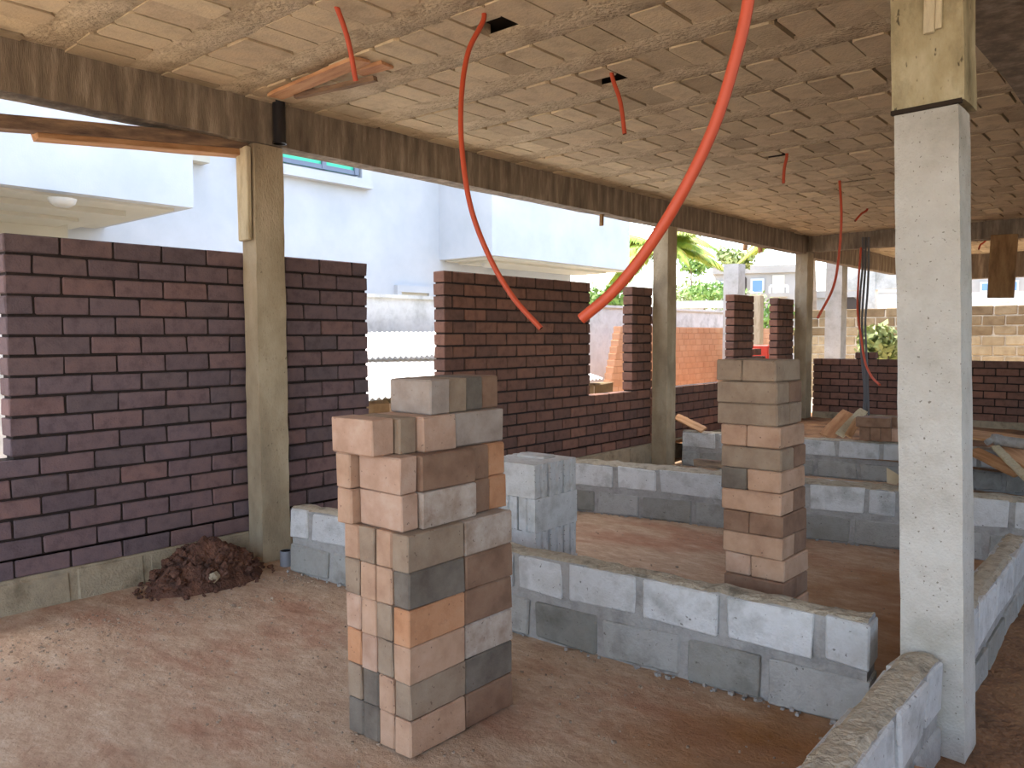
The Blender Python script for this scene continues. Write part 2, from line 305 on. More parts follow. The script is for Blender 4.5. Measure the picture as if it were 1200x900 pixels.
# ---------------------------------------------------------------- ceiling: rows of hollow blocks between concrete ribs
def ceiling(y0, y1, x0, x1, name, holes=(), z=3.04):
    b = MB(); per = .532; first = 2.155 + per * math.floor((y0 - 2.155) / per)
    rr = random.Random(3)
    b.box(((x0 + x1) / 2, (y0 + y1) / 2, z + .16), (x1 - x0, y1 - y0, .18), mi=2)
    k = 0; yc = first
    while yc < y1:
        # rib: a bumpy strip
        a, c = max(yc - .105, y0), min(yc + .105, y1)
        if c - a > .02:
            n = int((x1 - x0) / .12); rows = [a - .02, a, (a + c) / 2, c, c + .02]; vs = []
            for i in range(n + 1):
                x = x0 + (x1 - x0) * i / n
                for j, yy in enumerate(rows):
                    zz = z + (.016 if j in (0, 4) else rr.uniform(.001, .010)); yj = yy + (rr.uniform(-.012, .012) if j in (1, 3) else 0)
                    vs.append((x, yj, zz))
            b.add(vs, [(i * 5 + j, i * 5 + j + 1, (i + 1) * 5 + j + 1, (i + 1) * 5 + j) for i in range(n) for j in range(4)], 1, .5, True)
        # blocks
        ya, yb = yc + .105, yc + per - .105
        if yb > y0 and ya < y1:
            x = x0 - rr.uniform(0, .2)
            while x < x1:
                w = .2 + rr.uniform(-.008, .008); gap = rr.choice([.004, .008, .012, .015, .019])
                cx, cy = x + w / 2, (ya + yb) / 2
                hole = any(abs(cx - hx) < .1 and abs(cy - hy) < .28 for hx, hy in holes)
                aa, bb = max(x, x0), min(x + w - gap, x1)
                y2, y3 = max(ya + rr.uniform(-.01, .012), y0), min(yb + rr.uniform(-.012, .01), y1)
                if hole: y3 = y2 + (y3 - y2) * rr.uniform(.35, .6)
                if bb - aa > .03 and y3 - y2 > .03:
                    c0 = rr.uniform(.006, .03); dz = rr.uniform(-.004, .006); tl = rr.uniform(-.003, .003)
                    poly = [(aa + c0, y2), (bb - c0 * .6, y2 + rr.uniform(-.004, .004)), (bb, y2 + c0), (bb - rr.uniform(0, .004), y3 - c0), (bb - c0, y3), (aa + c0 * .7, y3 + rr.uniform(-.004, .004)), (aa, y3 - c0), (aa + rr.uniform(0, .003), y2 + c0)]
                    b.prism(poly, z + dz, z + .09, 0, rr.random())
                x += w
        yc += per
    o = b.build(name, [M['slab_block'], M['slab_rib'], M['slab_dark']]); return struct(o)
holes = [(-2.62, 2.93), (-2.6, 2.45), (-2.68, 3.98), (-2.72, 6.68), (-2.79, 8.2), (-2.6, 8.2), (-3.18, 10.3)]
ceiling(-2.2, 12.42, -4.7, 5.1, 'ceiling', holes)
ceiling(12.64, 17.32, -4.7, 5.1, 'ceiling.001', [(-1.9, 14)])
b = MB(); b.box((.15, 7.7, 3.34), (10.8, 19.8, .12)); b.box((-5.4, .1, 3.34), (.5, 4.6, .12)); struct(b.build('roof_slab_with_sun_block', M['slab_rib']))  # overhang and extra left eave added, unseen, to keep sun off the floor

# ---------------------------------------------------------------- beams and pillars
def rough_box(name, lo, hi, m, jit=.004, st=.25, seed=1):
    """a cast concrete member: box with faintly uneven faces"""
    rr = random.Random(seed); b = MB(); lo = Vector(lo); hi = Vector(hi); d = hi - lo
    n = [max(1, int(round(d[i] / st))) for i in range(3)]
    key = {}; vs = []
    def vid(i, j, k):
        if (i, j, k) not in key:
            p = Vector((lo.x + d.x * i / n[0], lo.y + d.y * j / n[1], lo.z + d.z * k / n[2]))
            e = sum((i in (0, n[0]), j in (0, n[1]), k in (0, n[2])))
            c = (lo + hi) / 2; q = Vector([rr.uniform(-jit, jit) for _ in range(3)])
            if e >= 2: q = q - Vector([math.copysign(jit, p[a] - c[a]) if (i, j, k)[a] in (0, n[a]) else 0 for a in range(3)])
            key[(i, j, k)] = len(vs); vs.append(p + q)
        return key[(i, j, k)]
    fs = []
    for i in range(n[0]):
        for j in range(n[1]):
            fs.append((vid(i, j, 0), vid(i, j + 1, 0), vid(i + 1, j + 1, 0), vid(i + 1, j, 0))); fs.append((vid(i, j, n[2]), vid(i + 1, j, n[2]), vid(i + 1, j + 1, n[2]), vid(i, j + 1, n[2])))
    for i in range(n[0]):
        for k in range(n[2]):
            fs.append((vid(i, 0, k), vid(i + 1, 0, k), vid(i + 1, 0, k + 1), vid(i, 0, k + 1))); fs.append((vid(i, n[1], k), vid(i, n[1], k + 1), vid(i + 1, n[1], k + 1), vid(i + 1, n[1], k)))
    for j in range(n[1]):
        for k in range(n[2]):
            fs.append((vid(0, j, k), vid(0, j, k + 1), vid(0, j + 1, k + 1), vid(0, j + 1, k))); fs.append((vid(n[0], j, k), vid(n[0], j + 1, k), vid(n[0], j + 1, k + 1), vid(n[0], j, k + 1)))
    b.add(vs, fs); return b.build(name, m)
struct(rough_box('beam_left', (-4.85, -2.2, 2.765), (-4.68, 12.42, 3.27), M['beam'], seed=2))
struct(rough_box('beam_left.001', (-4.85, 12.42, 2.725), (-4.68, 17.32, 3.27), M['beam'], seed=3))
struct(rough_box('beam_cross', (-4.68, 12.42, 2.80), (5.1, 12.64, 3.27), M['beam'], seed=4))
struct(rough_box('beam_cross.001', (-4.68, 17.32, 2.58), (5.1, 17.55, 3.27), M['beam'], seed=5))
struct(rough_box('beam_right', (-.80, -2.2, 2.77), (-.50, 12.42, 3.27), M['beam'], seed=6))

p1 = rough_box('concrete_pillar', (-4.86, 2.86, -.05), (-4.69, 3.08, 2.765), M['pillar_brown'], .003, .12, 7)
tag(p1, 'pale brown concrete pillar with rough arris beside the red earth heap', 'pillar')
p2 = rough_box('concrete_pillar.001', (-4.86, 8.10, -.05), (-4.66, 8.31, 2.765), M['pillar_brown'], .003, .12, 8)
tag(p2, 'concrete pillar standing between the brick wall with the window gap and the low brick sill wall', 'pillar')
p3 = rough_box('concrete_pillar.002', (-4.86, 12.36, -.05), (-4.66, 12.62, 2.80), M['pillar_brown'], .005, .12, 9)
tag(p3, 'concrete pillar at the far end of the left beam, where the cross beam meets it', 'pillar')
# right pillar: leaning slightly, with the differently cast and stained cap above a ledge line
pr = thing('concrete_pillar', 'large pale grey concrete pillar in the right foreground with stained cap at its top', 'pillar', (-.65, 3.03, 0))
lean = -.035
def lean_box(lo, hi, name, m, seed, st=.1):
    o = rough_box(name, lo, hi, m, .0018, st, seed)
    for v in o.data.vertices: v.co.x += lean * v.co.z; v.co -= Vector((-.65, 3.03, 0))
    o.parent = pr; return o
lean_box((-.748, 2.945, -.1), (-.548, 3.115, 2.255), 'shaft', M['pillar'], 10)
o = lean_box((-.752, 2.935, 2.262), (-.530, 3.125, 2.80), 'stained_cap', M['pillar_cap'], 11); o['label'] = 'yellow-brown stained upper part'
b = MB()
b.box((-.645 - .65 * 0 + lean * 2.255, 2.94, 2.258), (.215, .02, .014), Matrix.Rotation(-.02, 3, 'Y')); o = b.build('joint_ledge', M['slab_dark'], pr)
for v in o.data.vertices: v.co -= Vector((-.65, 3.03, 0))
b = MB(); b.box((-.716, 2.925, 2.62), (.034, .018, .26), ch=.003, jit=.002); b.box((-.69, 2.928, 2.60), (.02, .012, .20), ch=.002)
tag(b.build('wooden_stick', M['wood_pale']), 'pale wooden stick set in the stained cap of the right foreground pillar', 'stick')

# ---------------------------------------------------------------- mortared brick walls along the left side (outside face of the pillars)
def brick_run(b, y0, y1, z0, n, pitch, x=-4.88, th=.133, L=.28, joint=.0115, vj=.0155, off=0, rr=R, first=0, axis='y', open_=None, tmin=0, tmax=1):
    """stretcher-bond courses of bricks in b; axis 'y': inner face at x, running y0..y1 ; axis 'x': inner face at y=x, running x0..x1"""
    for k in range(n):
        z = z0 + k * pitch; s = y0 - ((k + first) % 2) * (L + joint) / 2 + off
        segs = open_(k) if open_ else [(y0, y1)]
        for (sa, sb) in segs:
            y = s
            while y < sb:
                a, c = max(y, sa), min(y + L, sb)
                if c - a > .03:
                    ctr = (a + c) / 2; hh = pitch - vj; dep = rr.uniform(-.003, .003)
                    if axis == 'y': b.box((x - th / 2 + dep, ctr, z + hh / 2), (th, c - a, hh), ch=.004, jit=.0022, tone=rr.uniform(tmin, tmax))
                    else: b.box((ctr, x + th / 2 + dep, z + hh / 2), (c - a, th, hh), ch=.004, jit=.0022, tone=rr.uniform(tmin, tmax))
                y += L + joint
            # mortar bed under and in the course, held back from the faces
            e = .03
            if axis == 'y': b.box((x - th / 2, (sa + sb) / 2, z + pitch / 2 - vj / 2 - (vj if k else 0) / 2), (th - .022, sb - sa - e, pitch + .002), mi=1)
            else: b.box(((sa + sb) / 2, x + th / 2, z + pitch / 2 - vj / 2 - (vj if k else 0) / 2), (sb - sa - e, th - .022, pitch + .002), mi=1)
def plinth_run(b, y0, y1, z1, x, th, axis='y', rr=R, L=.42):
    y = y0 - rr.uniform(0, .2)
    while y < y1:
        a, c = max(y, y0), min(y + L - .03, y1)
        if c - a > .05:
            if axis == 'y': b.box((x - th / 2, (a + c) / 2, z1 / 2 - .03), (th, c - a, z1 + .06 - .012), ch=.012, jit=.006, mi=2)
            else: b.box(((a + c) / 2, x + th / 2, z1 / 2 - .03), (c - a, th, z1 + .06 - .012), ch=.012, jit=.006, mi=2)
        y += L
    if axis == 'y': b.box((x - th / 2, (y0 + y1) / 2, z1 / 2 - .03), (th - .014, y1 - y0 - .01, z1 + .06), mi=2)
    else: b.box(((y0 + y1) / 2, x + th / 2, z1 / 2 - .03), (y1 - y0 - .01, th - .014, z1 + .06), mi=2)
brick_mats = [M['wall_brick'], M['joint'], M['plinth']]
# wall A: from beyond the left of the picture, window gap, then full height to the first door gap
b = MB(); rr = random.Random(11)
def segA(k): return [(-2.0, 3.925)] if k < 6 else [(1.46, 3.925)]
brick_run(b, 1.46 - .2915 * 12, 3.925, .185, 17, .1117, off=0, rr=rr, open_=segA, first=0)
plinth_run(b, -2.0, 3.925, .185, -4.862, .17, rr=rr)
tag(b.build('brick_wall', brick_mats), 'dark reddish brick wall on the left behind the first pillar, reaching the left picture edge', 'brick wall')
# wall B: full height, window gap with sill, narrow pier against the second pillar
b = MB(); rr = random.Random(12)
def segB(k):
    if k < 6: return [(4.75, 8.14)]
    return [(4.75, 6.887), (7.705, 8.14)]
brick_run(b, 4.75, 8.14, .245, 17, .108, rr=rr, open_=segB, first=1, off=-.03, L=.268, joint=.014)
plinth_run(b, 4.75, 8.14, .245, -4.862, .17, rr=rr)
tag(b.build('brick_wall.001', [M['wall_brick_b'], M['joint'], M['plinth']]), 'dark brick wall in the middle with a square window gap at its right', 'brick wall')
# wall C: low sill wall past the second pillar with two tall piers
b = MB(); rr = random.Random(13)
def segC(k):
    if k < 6: return [(8.27, 12.40)]
    s = [(10.29, 10.93), (11.77, 12.40)]
    if k < 9: s = [(10.29, 11.35), (11.77, 12.40)]
    return s
brick_run(b, 8.27, 12.40, .245, 17, .1085, rr=rr, open_=segC, L=.268, joint=.014, off=-.09)
plinth_run(b, 8.27, 12.40, .245, -4.862, .17, rr=rr)
b.box((-4.95, 11.12, .245 + 9 * .1085 + .05), (.12, .2, .09), ch=.004, tone=.7)
tag(b.build('brick_wall.002', [M['wall_brick_b'], M['joint'], M['plinth']]), 'low brick sill wall with two tall narrow brick piers past the second pillar', 'brick wall')
# far wall, crossing the building
b = MB(); rr = random.Random(14)
def segD(k): return [(-4.66, 5.1)] if k < 8 else ([(ony(1002, 417, 12.66).x, ony(1026, 417, 12.66).x)] if k == 8 else [])
brick_run(b, -4.66, 5.1, .31, 9, .106, x=12.66, axis='x', rr=rr, open_=segD, L=.266, joint=.014)
plinth_run(b, -4.66, 5.1, .31, 12.64, .17, axis='x', rr=rr)
tag(b.build('brick_wall.003', [M['wall_brick_b'], M['joint'], M['plinth']]), 'chest-high dark brick wall crossing the far end of the building', 'brick wall')

# unseen right-hand wall of the building, added and sized to cut side light
b = MB(); rr = random.Random(15)
brick_run(b, -2.0, 17.0, .185, 14, .1117, x=5.2, rr=rr)
plinth_run(b, -2.0, 17.0, .185, 5.2, .15, rr=rr)
tag(b.build('brick_wall.004', brick_mats), 'unseen dark brick wall added along the right-hand side to cut side light', 'brick wall')

# ---------------------------------------------------------------- low cement block walls
def block_wall(name, p0, p1, label, tops=None, bots=None, h=.42, th=.14, z0=0, seed=1, pitch=.43, off=0, group=None, endcut=0):
    rr = random.Random(seed); p0 = Vector((p0[0], p0[1])); p1 = Vector((p1[0], p1[1])); d = p1 - p0; Lw = d.length; d.normalize(); ang = math.atan2(d.y, d.x)
    nrm = Vector((-d.y, d.x)); rot = Matrix.Rotation(ang, 3, 'Z'); b = MB(); gap = .035
    def P(s, w, z): q = p0 + d * s + nrm * w; return Vector((q.x, q.y, z))
    for c, joints in enumerate((bots, tops)):
        if joints is None:
            j0 = off + (pitch / 2 if c else 0); joints = []; s = j0 % pitch
            while s < Lw: joints.append(s); s += pitch
        js = [0] + [j for j in joints if .03 < j < Lw - .03] + [Lw]
        hh = h / 2; zb = z0 + c * hh
        for i in range(len(js) - 1):
            a = js[i] + (gap / 2 if i else 0); e = js[i + 1] - (gap / 2 if i < len(js) - 2 else 0)
            if e - a < .05: continue
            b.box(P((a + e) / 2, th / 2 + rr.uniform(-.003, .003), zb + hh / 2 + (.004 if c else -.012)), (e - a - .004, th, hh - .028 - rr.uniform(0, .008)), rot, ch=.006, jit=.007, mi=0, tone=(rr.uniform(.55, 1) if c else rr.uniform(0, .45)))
    # mortar body with a lumpy top
    n = max(2, int(Lw / .06)); vs = []; e0 = .010
    for i in range(n + 1):
        s = e0 + (Lw - 2 * e0) * i / n
        zt = z0 + h + rr.uniform(-.006, .007)
        for w, z in ((.013, z0 - .06), (.012 + rr.uniform(-.002, .003), z0 + h * .5), (.010, zt - .010), (.03, zt + rr.uniform(-.004, .006)), (th / 2, zt + rr.uniform(-.004, .010)), (th - .03, zt + rr.uniform(-.004, .006)), (th - .010, zt - .010), (th - .012, z0 + h * .5), (th - .013, z0 - .06)):
            vs.append(P(s, w, z))
    fs = [(i * 9 + j, i * 9 + 9 + j, i * 9 + 10 + j, i * 9 + 1 + j) for i in range(n) for j in range(8)] + [tuple(range(9)), tuple(range(n * 9, n * 9 + 9))[::-1]]
    for q, f in enumerate(fs): pass
    N0 = len(b.v); b.v += [tuple(v) for v in vs]
    for q, f in enumerate(fs):
        b.f.append(tuple(i + N0 for i in f)); b.m.append(2 if (q < n * 8 and 2 <= q % 8 <= 5) else 1); b.t.append(.5); b.sm.append(False)
    # mortar crumbs along the foot
    for _ in range(int(Lw * 26)):
        r = rr.uniform(.003, .011); b.box(P(rr.uniform(0, Lw), rr.choice([-1, 1]) * 0 - rr.uniform(0, .035) if rr.random() < .6 else th + rr.uniform(0, .03), z0 + r * .5), (r * 2, r * 1.6, r * 1.3), Matrix.Rotation(rr.uniform(0, 3), 3, 'Z'), jit=r * .3, mi=1)
    o = b.build(name, [M['block'], M['grey_mortar'], M['dusty_top']]); return tag(o, label, 'block wall', group)
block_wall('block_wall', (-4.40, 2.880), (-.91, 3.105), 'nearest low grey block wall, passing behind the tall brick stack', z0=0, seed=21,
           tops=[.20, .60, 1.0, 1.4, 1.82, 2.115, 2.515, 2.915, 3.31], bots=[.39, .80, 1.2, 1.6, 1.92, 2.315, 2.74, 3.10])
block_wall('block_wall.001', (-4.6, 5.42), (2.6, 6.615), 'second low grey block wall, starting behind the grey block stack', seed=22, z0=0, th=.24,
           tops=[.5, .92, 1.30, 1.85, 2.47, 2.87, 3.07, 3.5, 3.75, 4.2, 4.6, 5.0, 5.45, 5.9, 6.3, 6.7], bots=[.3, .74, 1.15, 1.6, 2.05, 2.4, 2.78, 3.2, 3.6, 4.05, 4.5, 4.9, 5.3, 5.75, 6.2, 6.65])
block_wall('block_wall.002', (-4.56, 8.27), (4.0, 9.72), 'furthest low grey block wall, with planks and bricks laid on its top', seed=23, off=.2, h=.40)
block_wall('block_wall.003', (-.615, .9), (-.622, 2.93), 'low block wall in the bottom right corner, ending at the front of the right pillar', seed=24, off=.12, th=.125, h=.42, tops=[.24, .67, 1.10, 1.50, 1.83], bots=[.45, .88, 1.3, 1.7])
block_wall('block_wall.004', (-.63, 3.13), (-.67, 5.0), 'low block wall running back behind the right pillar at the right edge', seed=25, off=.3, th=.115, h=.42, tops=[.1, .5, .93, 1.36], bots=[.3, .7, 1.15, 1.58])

# ---------------------------------------------------------------- loose bricks
BRICK_MESH = {}
def brick_mesh(L, W, T, m, var):
    k = (round(L, 3), round(W, 3), round(T, 3), m, var)
    if k not in BRICK_MESH:
        rr = random.Random(var * 17 + 5); b = MB(); b.box((0, 0, T / 2), (L, W, T), ch=.0035, jit=.0012, rng=rr)
        me = bpy.data.meshes.new('brick'); me.from_pydata(b.v, [], b.f); me.materials.append(BM[m]); me.update(); BRICK_MESH[k] = me
    return BRICK_MESH[k]
def brick(c, L, W, T, rz, m, label, group, var=0, name='brick', cat='brick'):
    """c = centre of the underside"""
    o = bpy.data.objects.new(name, brick_mesh(L, W, T, m, var)); scene.collection.objects.link(o)
    o.location = c; o.rotation_euler = (0, 0, rz); return tag(o, label, cat, group)
ORD = ['', 'bottom', 'second', 'third', 'fourth', 'fifth', 'sixth', 'seventh', 'eighth', 'ninth', 'top']
# -- tall stack in the foreground: bricks on edge. a runs left along the front, b runs back along the right side
S1 = 'loose bricks of the tall foreground stack'
S0 = Vector((-2.074, 1.831)); yaw = .012; av = Vector((-math.cos(yaw), -math.sin(yaw))); bv = Vector((-math.sin(yaw), math.cos(yaw)))
T1, HT = .0835, .1325
def s1(row, a, b_, along, L, m, where, rnd=None, T=T1, extra=0):
    """a,b_: near corner of the brick's footprint; along 'a' or 'b' its long direction"""
    g = .0015; z = (row - 1) * .134 + .001
    if row < 7: a += rr1.uniform(-.003, .003) - .0045 * (row - 1) * 0; b_ += rr1.uniform(-.002, .003)
    sa, sb = (L, T) if along == 'a' else (T, L)
    c = S0 + av * (a + sa / 2) + bv * (b_ + sb / 2)
    rz = yaw + (0 if along == 'a' else math.pi / 2) + extra
    brick((c.x, c.y, z), L - g, T - g, HT, rz, m, '%s brick, %s' % (COLWORD[m], where), S1, rr1.randrange(5))
rr1 = random.Random(31)
front = {1: ['tan', 'tan', 'grey', 'grey'], 2: ['greytan', 'tan', 'grey', 'greytan'], 3: ['tan', 'greytan', 'pink', 'orange'],
         4: ['orange', 'greytan', 'tan', 'pink'], 5: ['grey', 'tan', 'tan', 'greytan'], 6: ['greytan', 'tan', 'greytan', 'tan']}
back = {1: 'brown', 2: 'grey', 3: 'stained', 4: 'brown', 5: 'brown', 6: 'stained'}
edge_long = {1: 'brown', 2: 'brown', 3: 'brown', 4: 'orange', 5: 'grey', 6: 'brown'}
pos = ['at its near corner', 'front face, second from the near corner', 'front face, third from the near corner', 'front face, at its left edge']
for row in range(1, 7):
    for j in range(4):
        m = front[row][j]
        wj = .0855 + .0009 * row; s1(row, j * wj + (.003 if j > 1 else 0), 0, 'b', .288, m, '%s course of the tall stack, %s' % (ORD[row], pos[j]))
        m2 = back[row] if j == 0 else ['brown', 'tan', 'greytan'][(row + j) % 3]
        s1(row, j * wj, .291, 'b', .276, m2, '%s course of the tall stack, %s' % (ORD[row], ['right face, at the far corner', 'rear row, second from the right', 'rear row, third from the right', 'rear row, far left corner'][j]))
for row in (7, 8):
    w = ORD[row] + ' course of the tall stack, '
    dx = .05 if row == 7 else .056
    s1(row, dx, .018, 'a', .232, 'pink', w + 'laid lengthwise across the front')
    s1(row, dx + .236, -.02, 'b', .276, 'tan', w + 'narrow end at the left of the front')
    s1(row, dx - .018, .104, 'b', .29, 'stained' if row == 7 else 'brown', w + 'laid lengthwise along the right face')
    s1(row, dx + .068, .104, 'b', .29, 'brown', w + 'inside, behind the front brick')
    s1(row, dx + .154, .104, 'b', .29, 'tan', w + 'inside, near the left face')
    s1(row, dx + .008, .398, 'a', .276, 'brown', w + 'right face, second end from the far corner', T=.1)
    s1(row, dx + .018, .500, 'a', .276, 'orange', w + 'right face, end at the far corner', T=.11)
w = 'ninth course of the tall stack, '
s1(9, .142, -.035, 'a', .235, 'pink', w + 'jutting out at the front left', T=.105)
s1(9, .118, .073, 'a', .24, 'greytan', w + 'dark end just behind the jutting one')
s1(9, .086, .160, 'a', .27, 'pink', w + 'rough end right of the jutting one', T=.175)
s1(9, .092, .338, 'b', .285, 'lightgrey', w + 'laid lengthwise along the right face')
s1(9, .18, .338, 'b', .276, 'brown', w + 'inside, behind the long one')
s1(9, .268, .338, 'b', .276, 'tan', w + 'hidden side, on the left')
w = 'top course of the tall stack, '
for j, m in enumerate(['lightgrey', 'greytan', 'grey', 'brown']):
    s1(10, .112 + .008 * j, .225 + .104 * j, 'a', .235, m, w + ['nearest the camera', 'second from the front', 'third from the front', 'furthest back, overhanging the right'][j], T=.1025)

# -- second stack, flat-laid bricks, behind the nearest low wall
S2 = 'loose bricks of the narrow stack behind the nearest low wall'
rows2 = ['E', 'L', 'L', 'E', 'L', 'E', 'L', 'E', 'L', 'E', 'L', 'E', 'L', 'L']
cols2 = [('greytan', 'greytan'), ('greytan', 'brown'), ('greytan', 'greytan'), ('tan', 'tan'), ('greytan', 'brown'), ('grey', 'tan'), ('tan', 'brown'), ('brown', 'brown'), ('tan', 'brown'), ('pink', 'tan'), ('brown', 'brown'), ('brown', 'tan'), ('brown', 'grey'), ('brown', 'brown')]
N2 = ['top', 'second', 'third', 'fourth', 'fifth', 'sixth', 'seventh', 'eighth', 'ninth', 'tenth', 'eleventh', 'twelfth', 'thirteenth', 'bottom']
rr2 = random.Random(41); cx2, cy2 = -1.385, 3.42
for i, kind in enumerate(rows2):
    z = .0015 + (13 - i) * .0995; ox = -.0035 * (13 - i) * 0 + rr2.uniform(-.004, .004) + (-.008 if i < 3 else 0); oy = rr2.uniform(-.003, .003)
    order = ' course from the top of the narrow stack' if 0 < i < 13 else ' course of the narrow stack'
    lean2 = -.0045 * (13 - i) + .03
    for j in range(2):
        m = cols2[i][j]
        if kind == 'E':   # two ends on the camera side, long side on the right; j=1 is the right-hand one
            w_, mm = (.125, cols2[i][0]) if j == 0 else (.158, cols2[i][1])
            xx = cx2 + ox + lean2 - (.079 if j else .160 + .0625)
            brick((xx, cy2 + .145 + oy, z), .287, w_ - .002, .097, math.pi / 2, mm, '%s brick, %s%s, %s' % (COLWORD[mm], N2[i], order, 'right-hand end' if j else 'left-hand end'), S2, rr2.randrange(5))
        else:
            brick((cx2 + ox + lean2 - .1435, cy2 + .0715 + .1465 * j + oy, z), .287, .142, .097, 0, m, '%s brick, %s%s, %s' % (COLWORD[m], N2[i], order, 'rear half' if j else 'lengthwise on the camera side'), S2, rr2.randrange(5))

# -- grey grooved cement blocks
def grooved_block(L, W, T, name='cement_block'):
    """solid block, L long, W thick (both ends grooved), T tall"""
    b = MB(); g = .012; x = L / 2; y = W / 2
    prof = [-y, -y * .55, -y * .45, -y * .05, y * .05, y * .45, y * .55, y]; ins = [0, 0, g, g, 0, 0, g, g]
    right = [(x - ins[i], prof[i]) for i in range(8)]; left = [(-x + ins[i], prof[i]) for i in range(8)][::-1]
    b.prism(right + left, 0, T, 0, 1.0); return b
S3 = 'pale grooved cement blocks in the short stack'
rr3 = random.Random(51); gx, gy = -2.81, 3.435
gb = {}
for w_ in (.105, .13):
    b = grooved_block(.40, w_, .192); me = bpy.data.meshes.new('cement_block'); me.from_pydata(b.v, [], b.f); me.materials.append(M['block'])
    a = me.attributes.new('tone', 'FLOAT', 'FACE'); a.data.foreach_set('value', [.95] * len(b.f)); me.update(); gb[w_] = me
for row in range(4):
    z = .002 + row * .1945; ori = 'x' if row % 2 == 1 else 'y'      # top row (3): long faces towards the camera
    for j in range(3):
        o = bpy.data.objects.new('cement_block', gb[.13]); scene.collection.objects.link(o)
        d = .0665 + .1335 * j + rr3.uniform(-.003, .003); s = rr3.uniform(-.006, .006)
        if ori == 'x': o.location = (gx - .2 + s, gy + d, z); o.rotation_euler = (0, 0, 0)
        else: o.location = (gx - d, gy + .2 + s, z); o.rotation_euler = (0, 0, math.pi / 2)
        tag(o, 'pale grooved cement block, %s row of the short stack, %s' % (['bottom', 'second', 'third', 'top'][row], (['at the front', 'in the middle', 'at the back'] if ori == 'x' else ['at the right', 'in the middle', 'at the left'])[j]), 'cement block', S3)
o = bpy.data.objects.new('cement_block', None)
b = MB(); b.box((-3.02, 3.70, .782), (.20, .13, .022), .1, ch=.004, jit=.003, tone=.9)
tag(b.build('broken_block', M['block']), 'thin pale broken piece lying on top of the short cement block stack', 'block fragment')

# ---------------------------------------------------------------- red earth heap, pipe stub
def heap():
    b = MB(); c = Vector((-4.62, 2.42)); rr = random.Random(61); n = 60; vs = []
    for j in range(n + 1):
        for i in range(n + 1):
            x = -1 + 2 * i / n; y = -1 + 2 * j / n; r = math.hypot(x, y)
            X = c.x + x * .25; Y = c.y + y * .37
            z = .30 * max(0, 1 - r) ** .8 * (1 + .18 * y) + (.03 * noise.noise(Vector((X * 9, Y * 9, 1))) + .022 * noise.noise(Vector((X * 26, Y * 26, 2)))) * min(1, max(0, 1.15 - r) * 3) - .012
            if X < -4.83: z *= 1
            vs.append((max(X, -4.855), Y, z))
    b.add(vs, [(j * (n + 1) + i, j * (n + 1) + i + 1, (j + 1) * (n + 1) + i + 1, (j + 1) * (n + 1) + i) for j in range(n) for i in range(n)], 0, .5, False)
    for _ in range(260):
        a = rr.uniform(0, 6.28); r = rr.uniform(.35, 1.15); x = c.x + math.cos(a) * r * .27; y = c.y + math.sin(a) * r * .38
        if x < -4.83: continue
        rz = rr.uniform(.006, .022) * (1.3 if r < .9 else .8); z = .28 * max(0, 1 - r) ** .8
        b.box((x, y, z + rz * .4), (rz * 2, rz * 1.7, rz * 1.5), Matrix.Rotation(rr.uniform(0, 3), 3, 'Z'), ch=rz * .4, jit=rz * .2)
    return tag(b.build('earth_heap', M['dirt']), 'heap of crumbly dark red earth against the foot of the left brick wall', 'earth heap')
heap()
b = MB(); b.tube([(-4.535, 2.935, -.01), (-4.535, 2.935, .095)], .038, 20, hollow=.86, mi2=1)
tag(b.build('pipe_stub', [M['blue_pipe'], M['pipe_dark']]), 'short blue-grey plastic pipe stub standing in the floor beside the first pillar', 'pipe')
b = MB(); b.box((-4.405, 2.36, .075), (.05, .075, .06), .5, ch=.012, jit=.008)
tag(b.build('stone', M['plinth']), 'pale stone lump at the foot of the red earth heap', 'stone')

# ---------------------------------------------------------------- black pipe, planks and boards round the first pillar
b = MB(); b.tube([(-4.64, 3.02, 3.05), (-4.64, 3.02, 2.80), (-4.64, 3.02, 2.775)], [.042, .042, .047], 22, hollow=.86, mi2=1)
tag(b.build('drain_pipe', [M['black_pipe'], M['pipe_dark']]), 'short black plastic pipe hanging from the ceiling at the first pillar', 'pipe')
def plank(name, p, q, w, t, m, label, roll=0, cat='plank', warp=.0, seed=0, group=None):
    """board from p to q (centre line), w wide, t thick"""
    p = Vector(p); q = Vector(q); d = q - p; L = d.length; x = d.normalized(); up = Vector((0, 0, 1)) if abs(x.z) < .95 else Vector((0, 1, 0))
    y = up.cross(x).normalized(); z = x.cross(y); rot = Matrix((x, y, z)).transposed() @ Matrix.Rotation(roll, 3, 'X')
    rr = random.Random(seed + 100); n = 10; vs = []
    for i in range(n + 1):
        s = i / n; wz = warp * math.sin(s * math.pi); k = .92 if i in (0, n) else 1
        for a, c in ((-1, -1), (1, -1), (1, 1), (-1, 1)):
            vs.append(((s - .5) * L + (rr.uniform(-.006, .006) if i in (0, n) else 0), a * w / 2 * k + rr.uniform(-.003, .003), c * t / 2 + wz + rr.uniform(-.0015, .0015)))
    fs = [(i * 4 + j, i * 4 + (j + 1) % 4, i * 4 + 4 + (j + 1) % 4, i * 4 + 4 + j) for i in range(n) for j in range(4)] + [(3, 2, 1, 0), (n * 4, n * 4 + 1, n * 4 + 2, n * 4 + 3)]
    b = MB(); b.add(vs, fs); o = b.build(name, m); o.matrix_world = Matrix.Translation((p + q) / 2) @ rot.to_4x4()
    return tag(o, label, cat, group)
plank('plank', (-4.80, 2.86, 2.775), (-4.80, .9, 2.575), .10, .075, M['wood_old'], 'long rough plank slanting out left from under the beam, the upper one', seed=1)
plank('plank', (-4.83, 2.85, 2.712), (-4.83, 1.62, 2.60), .09, .04, M['wood'], 'shorter rough plank with light edge below the long slanting plank left of the first pillar', roll=.1, seed=2)
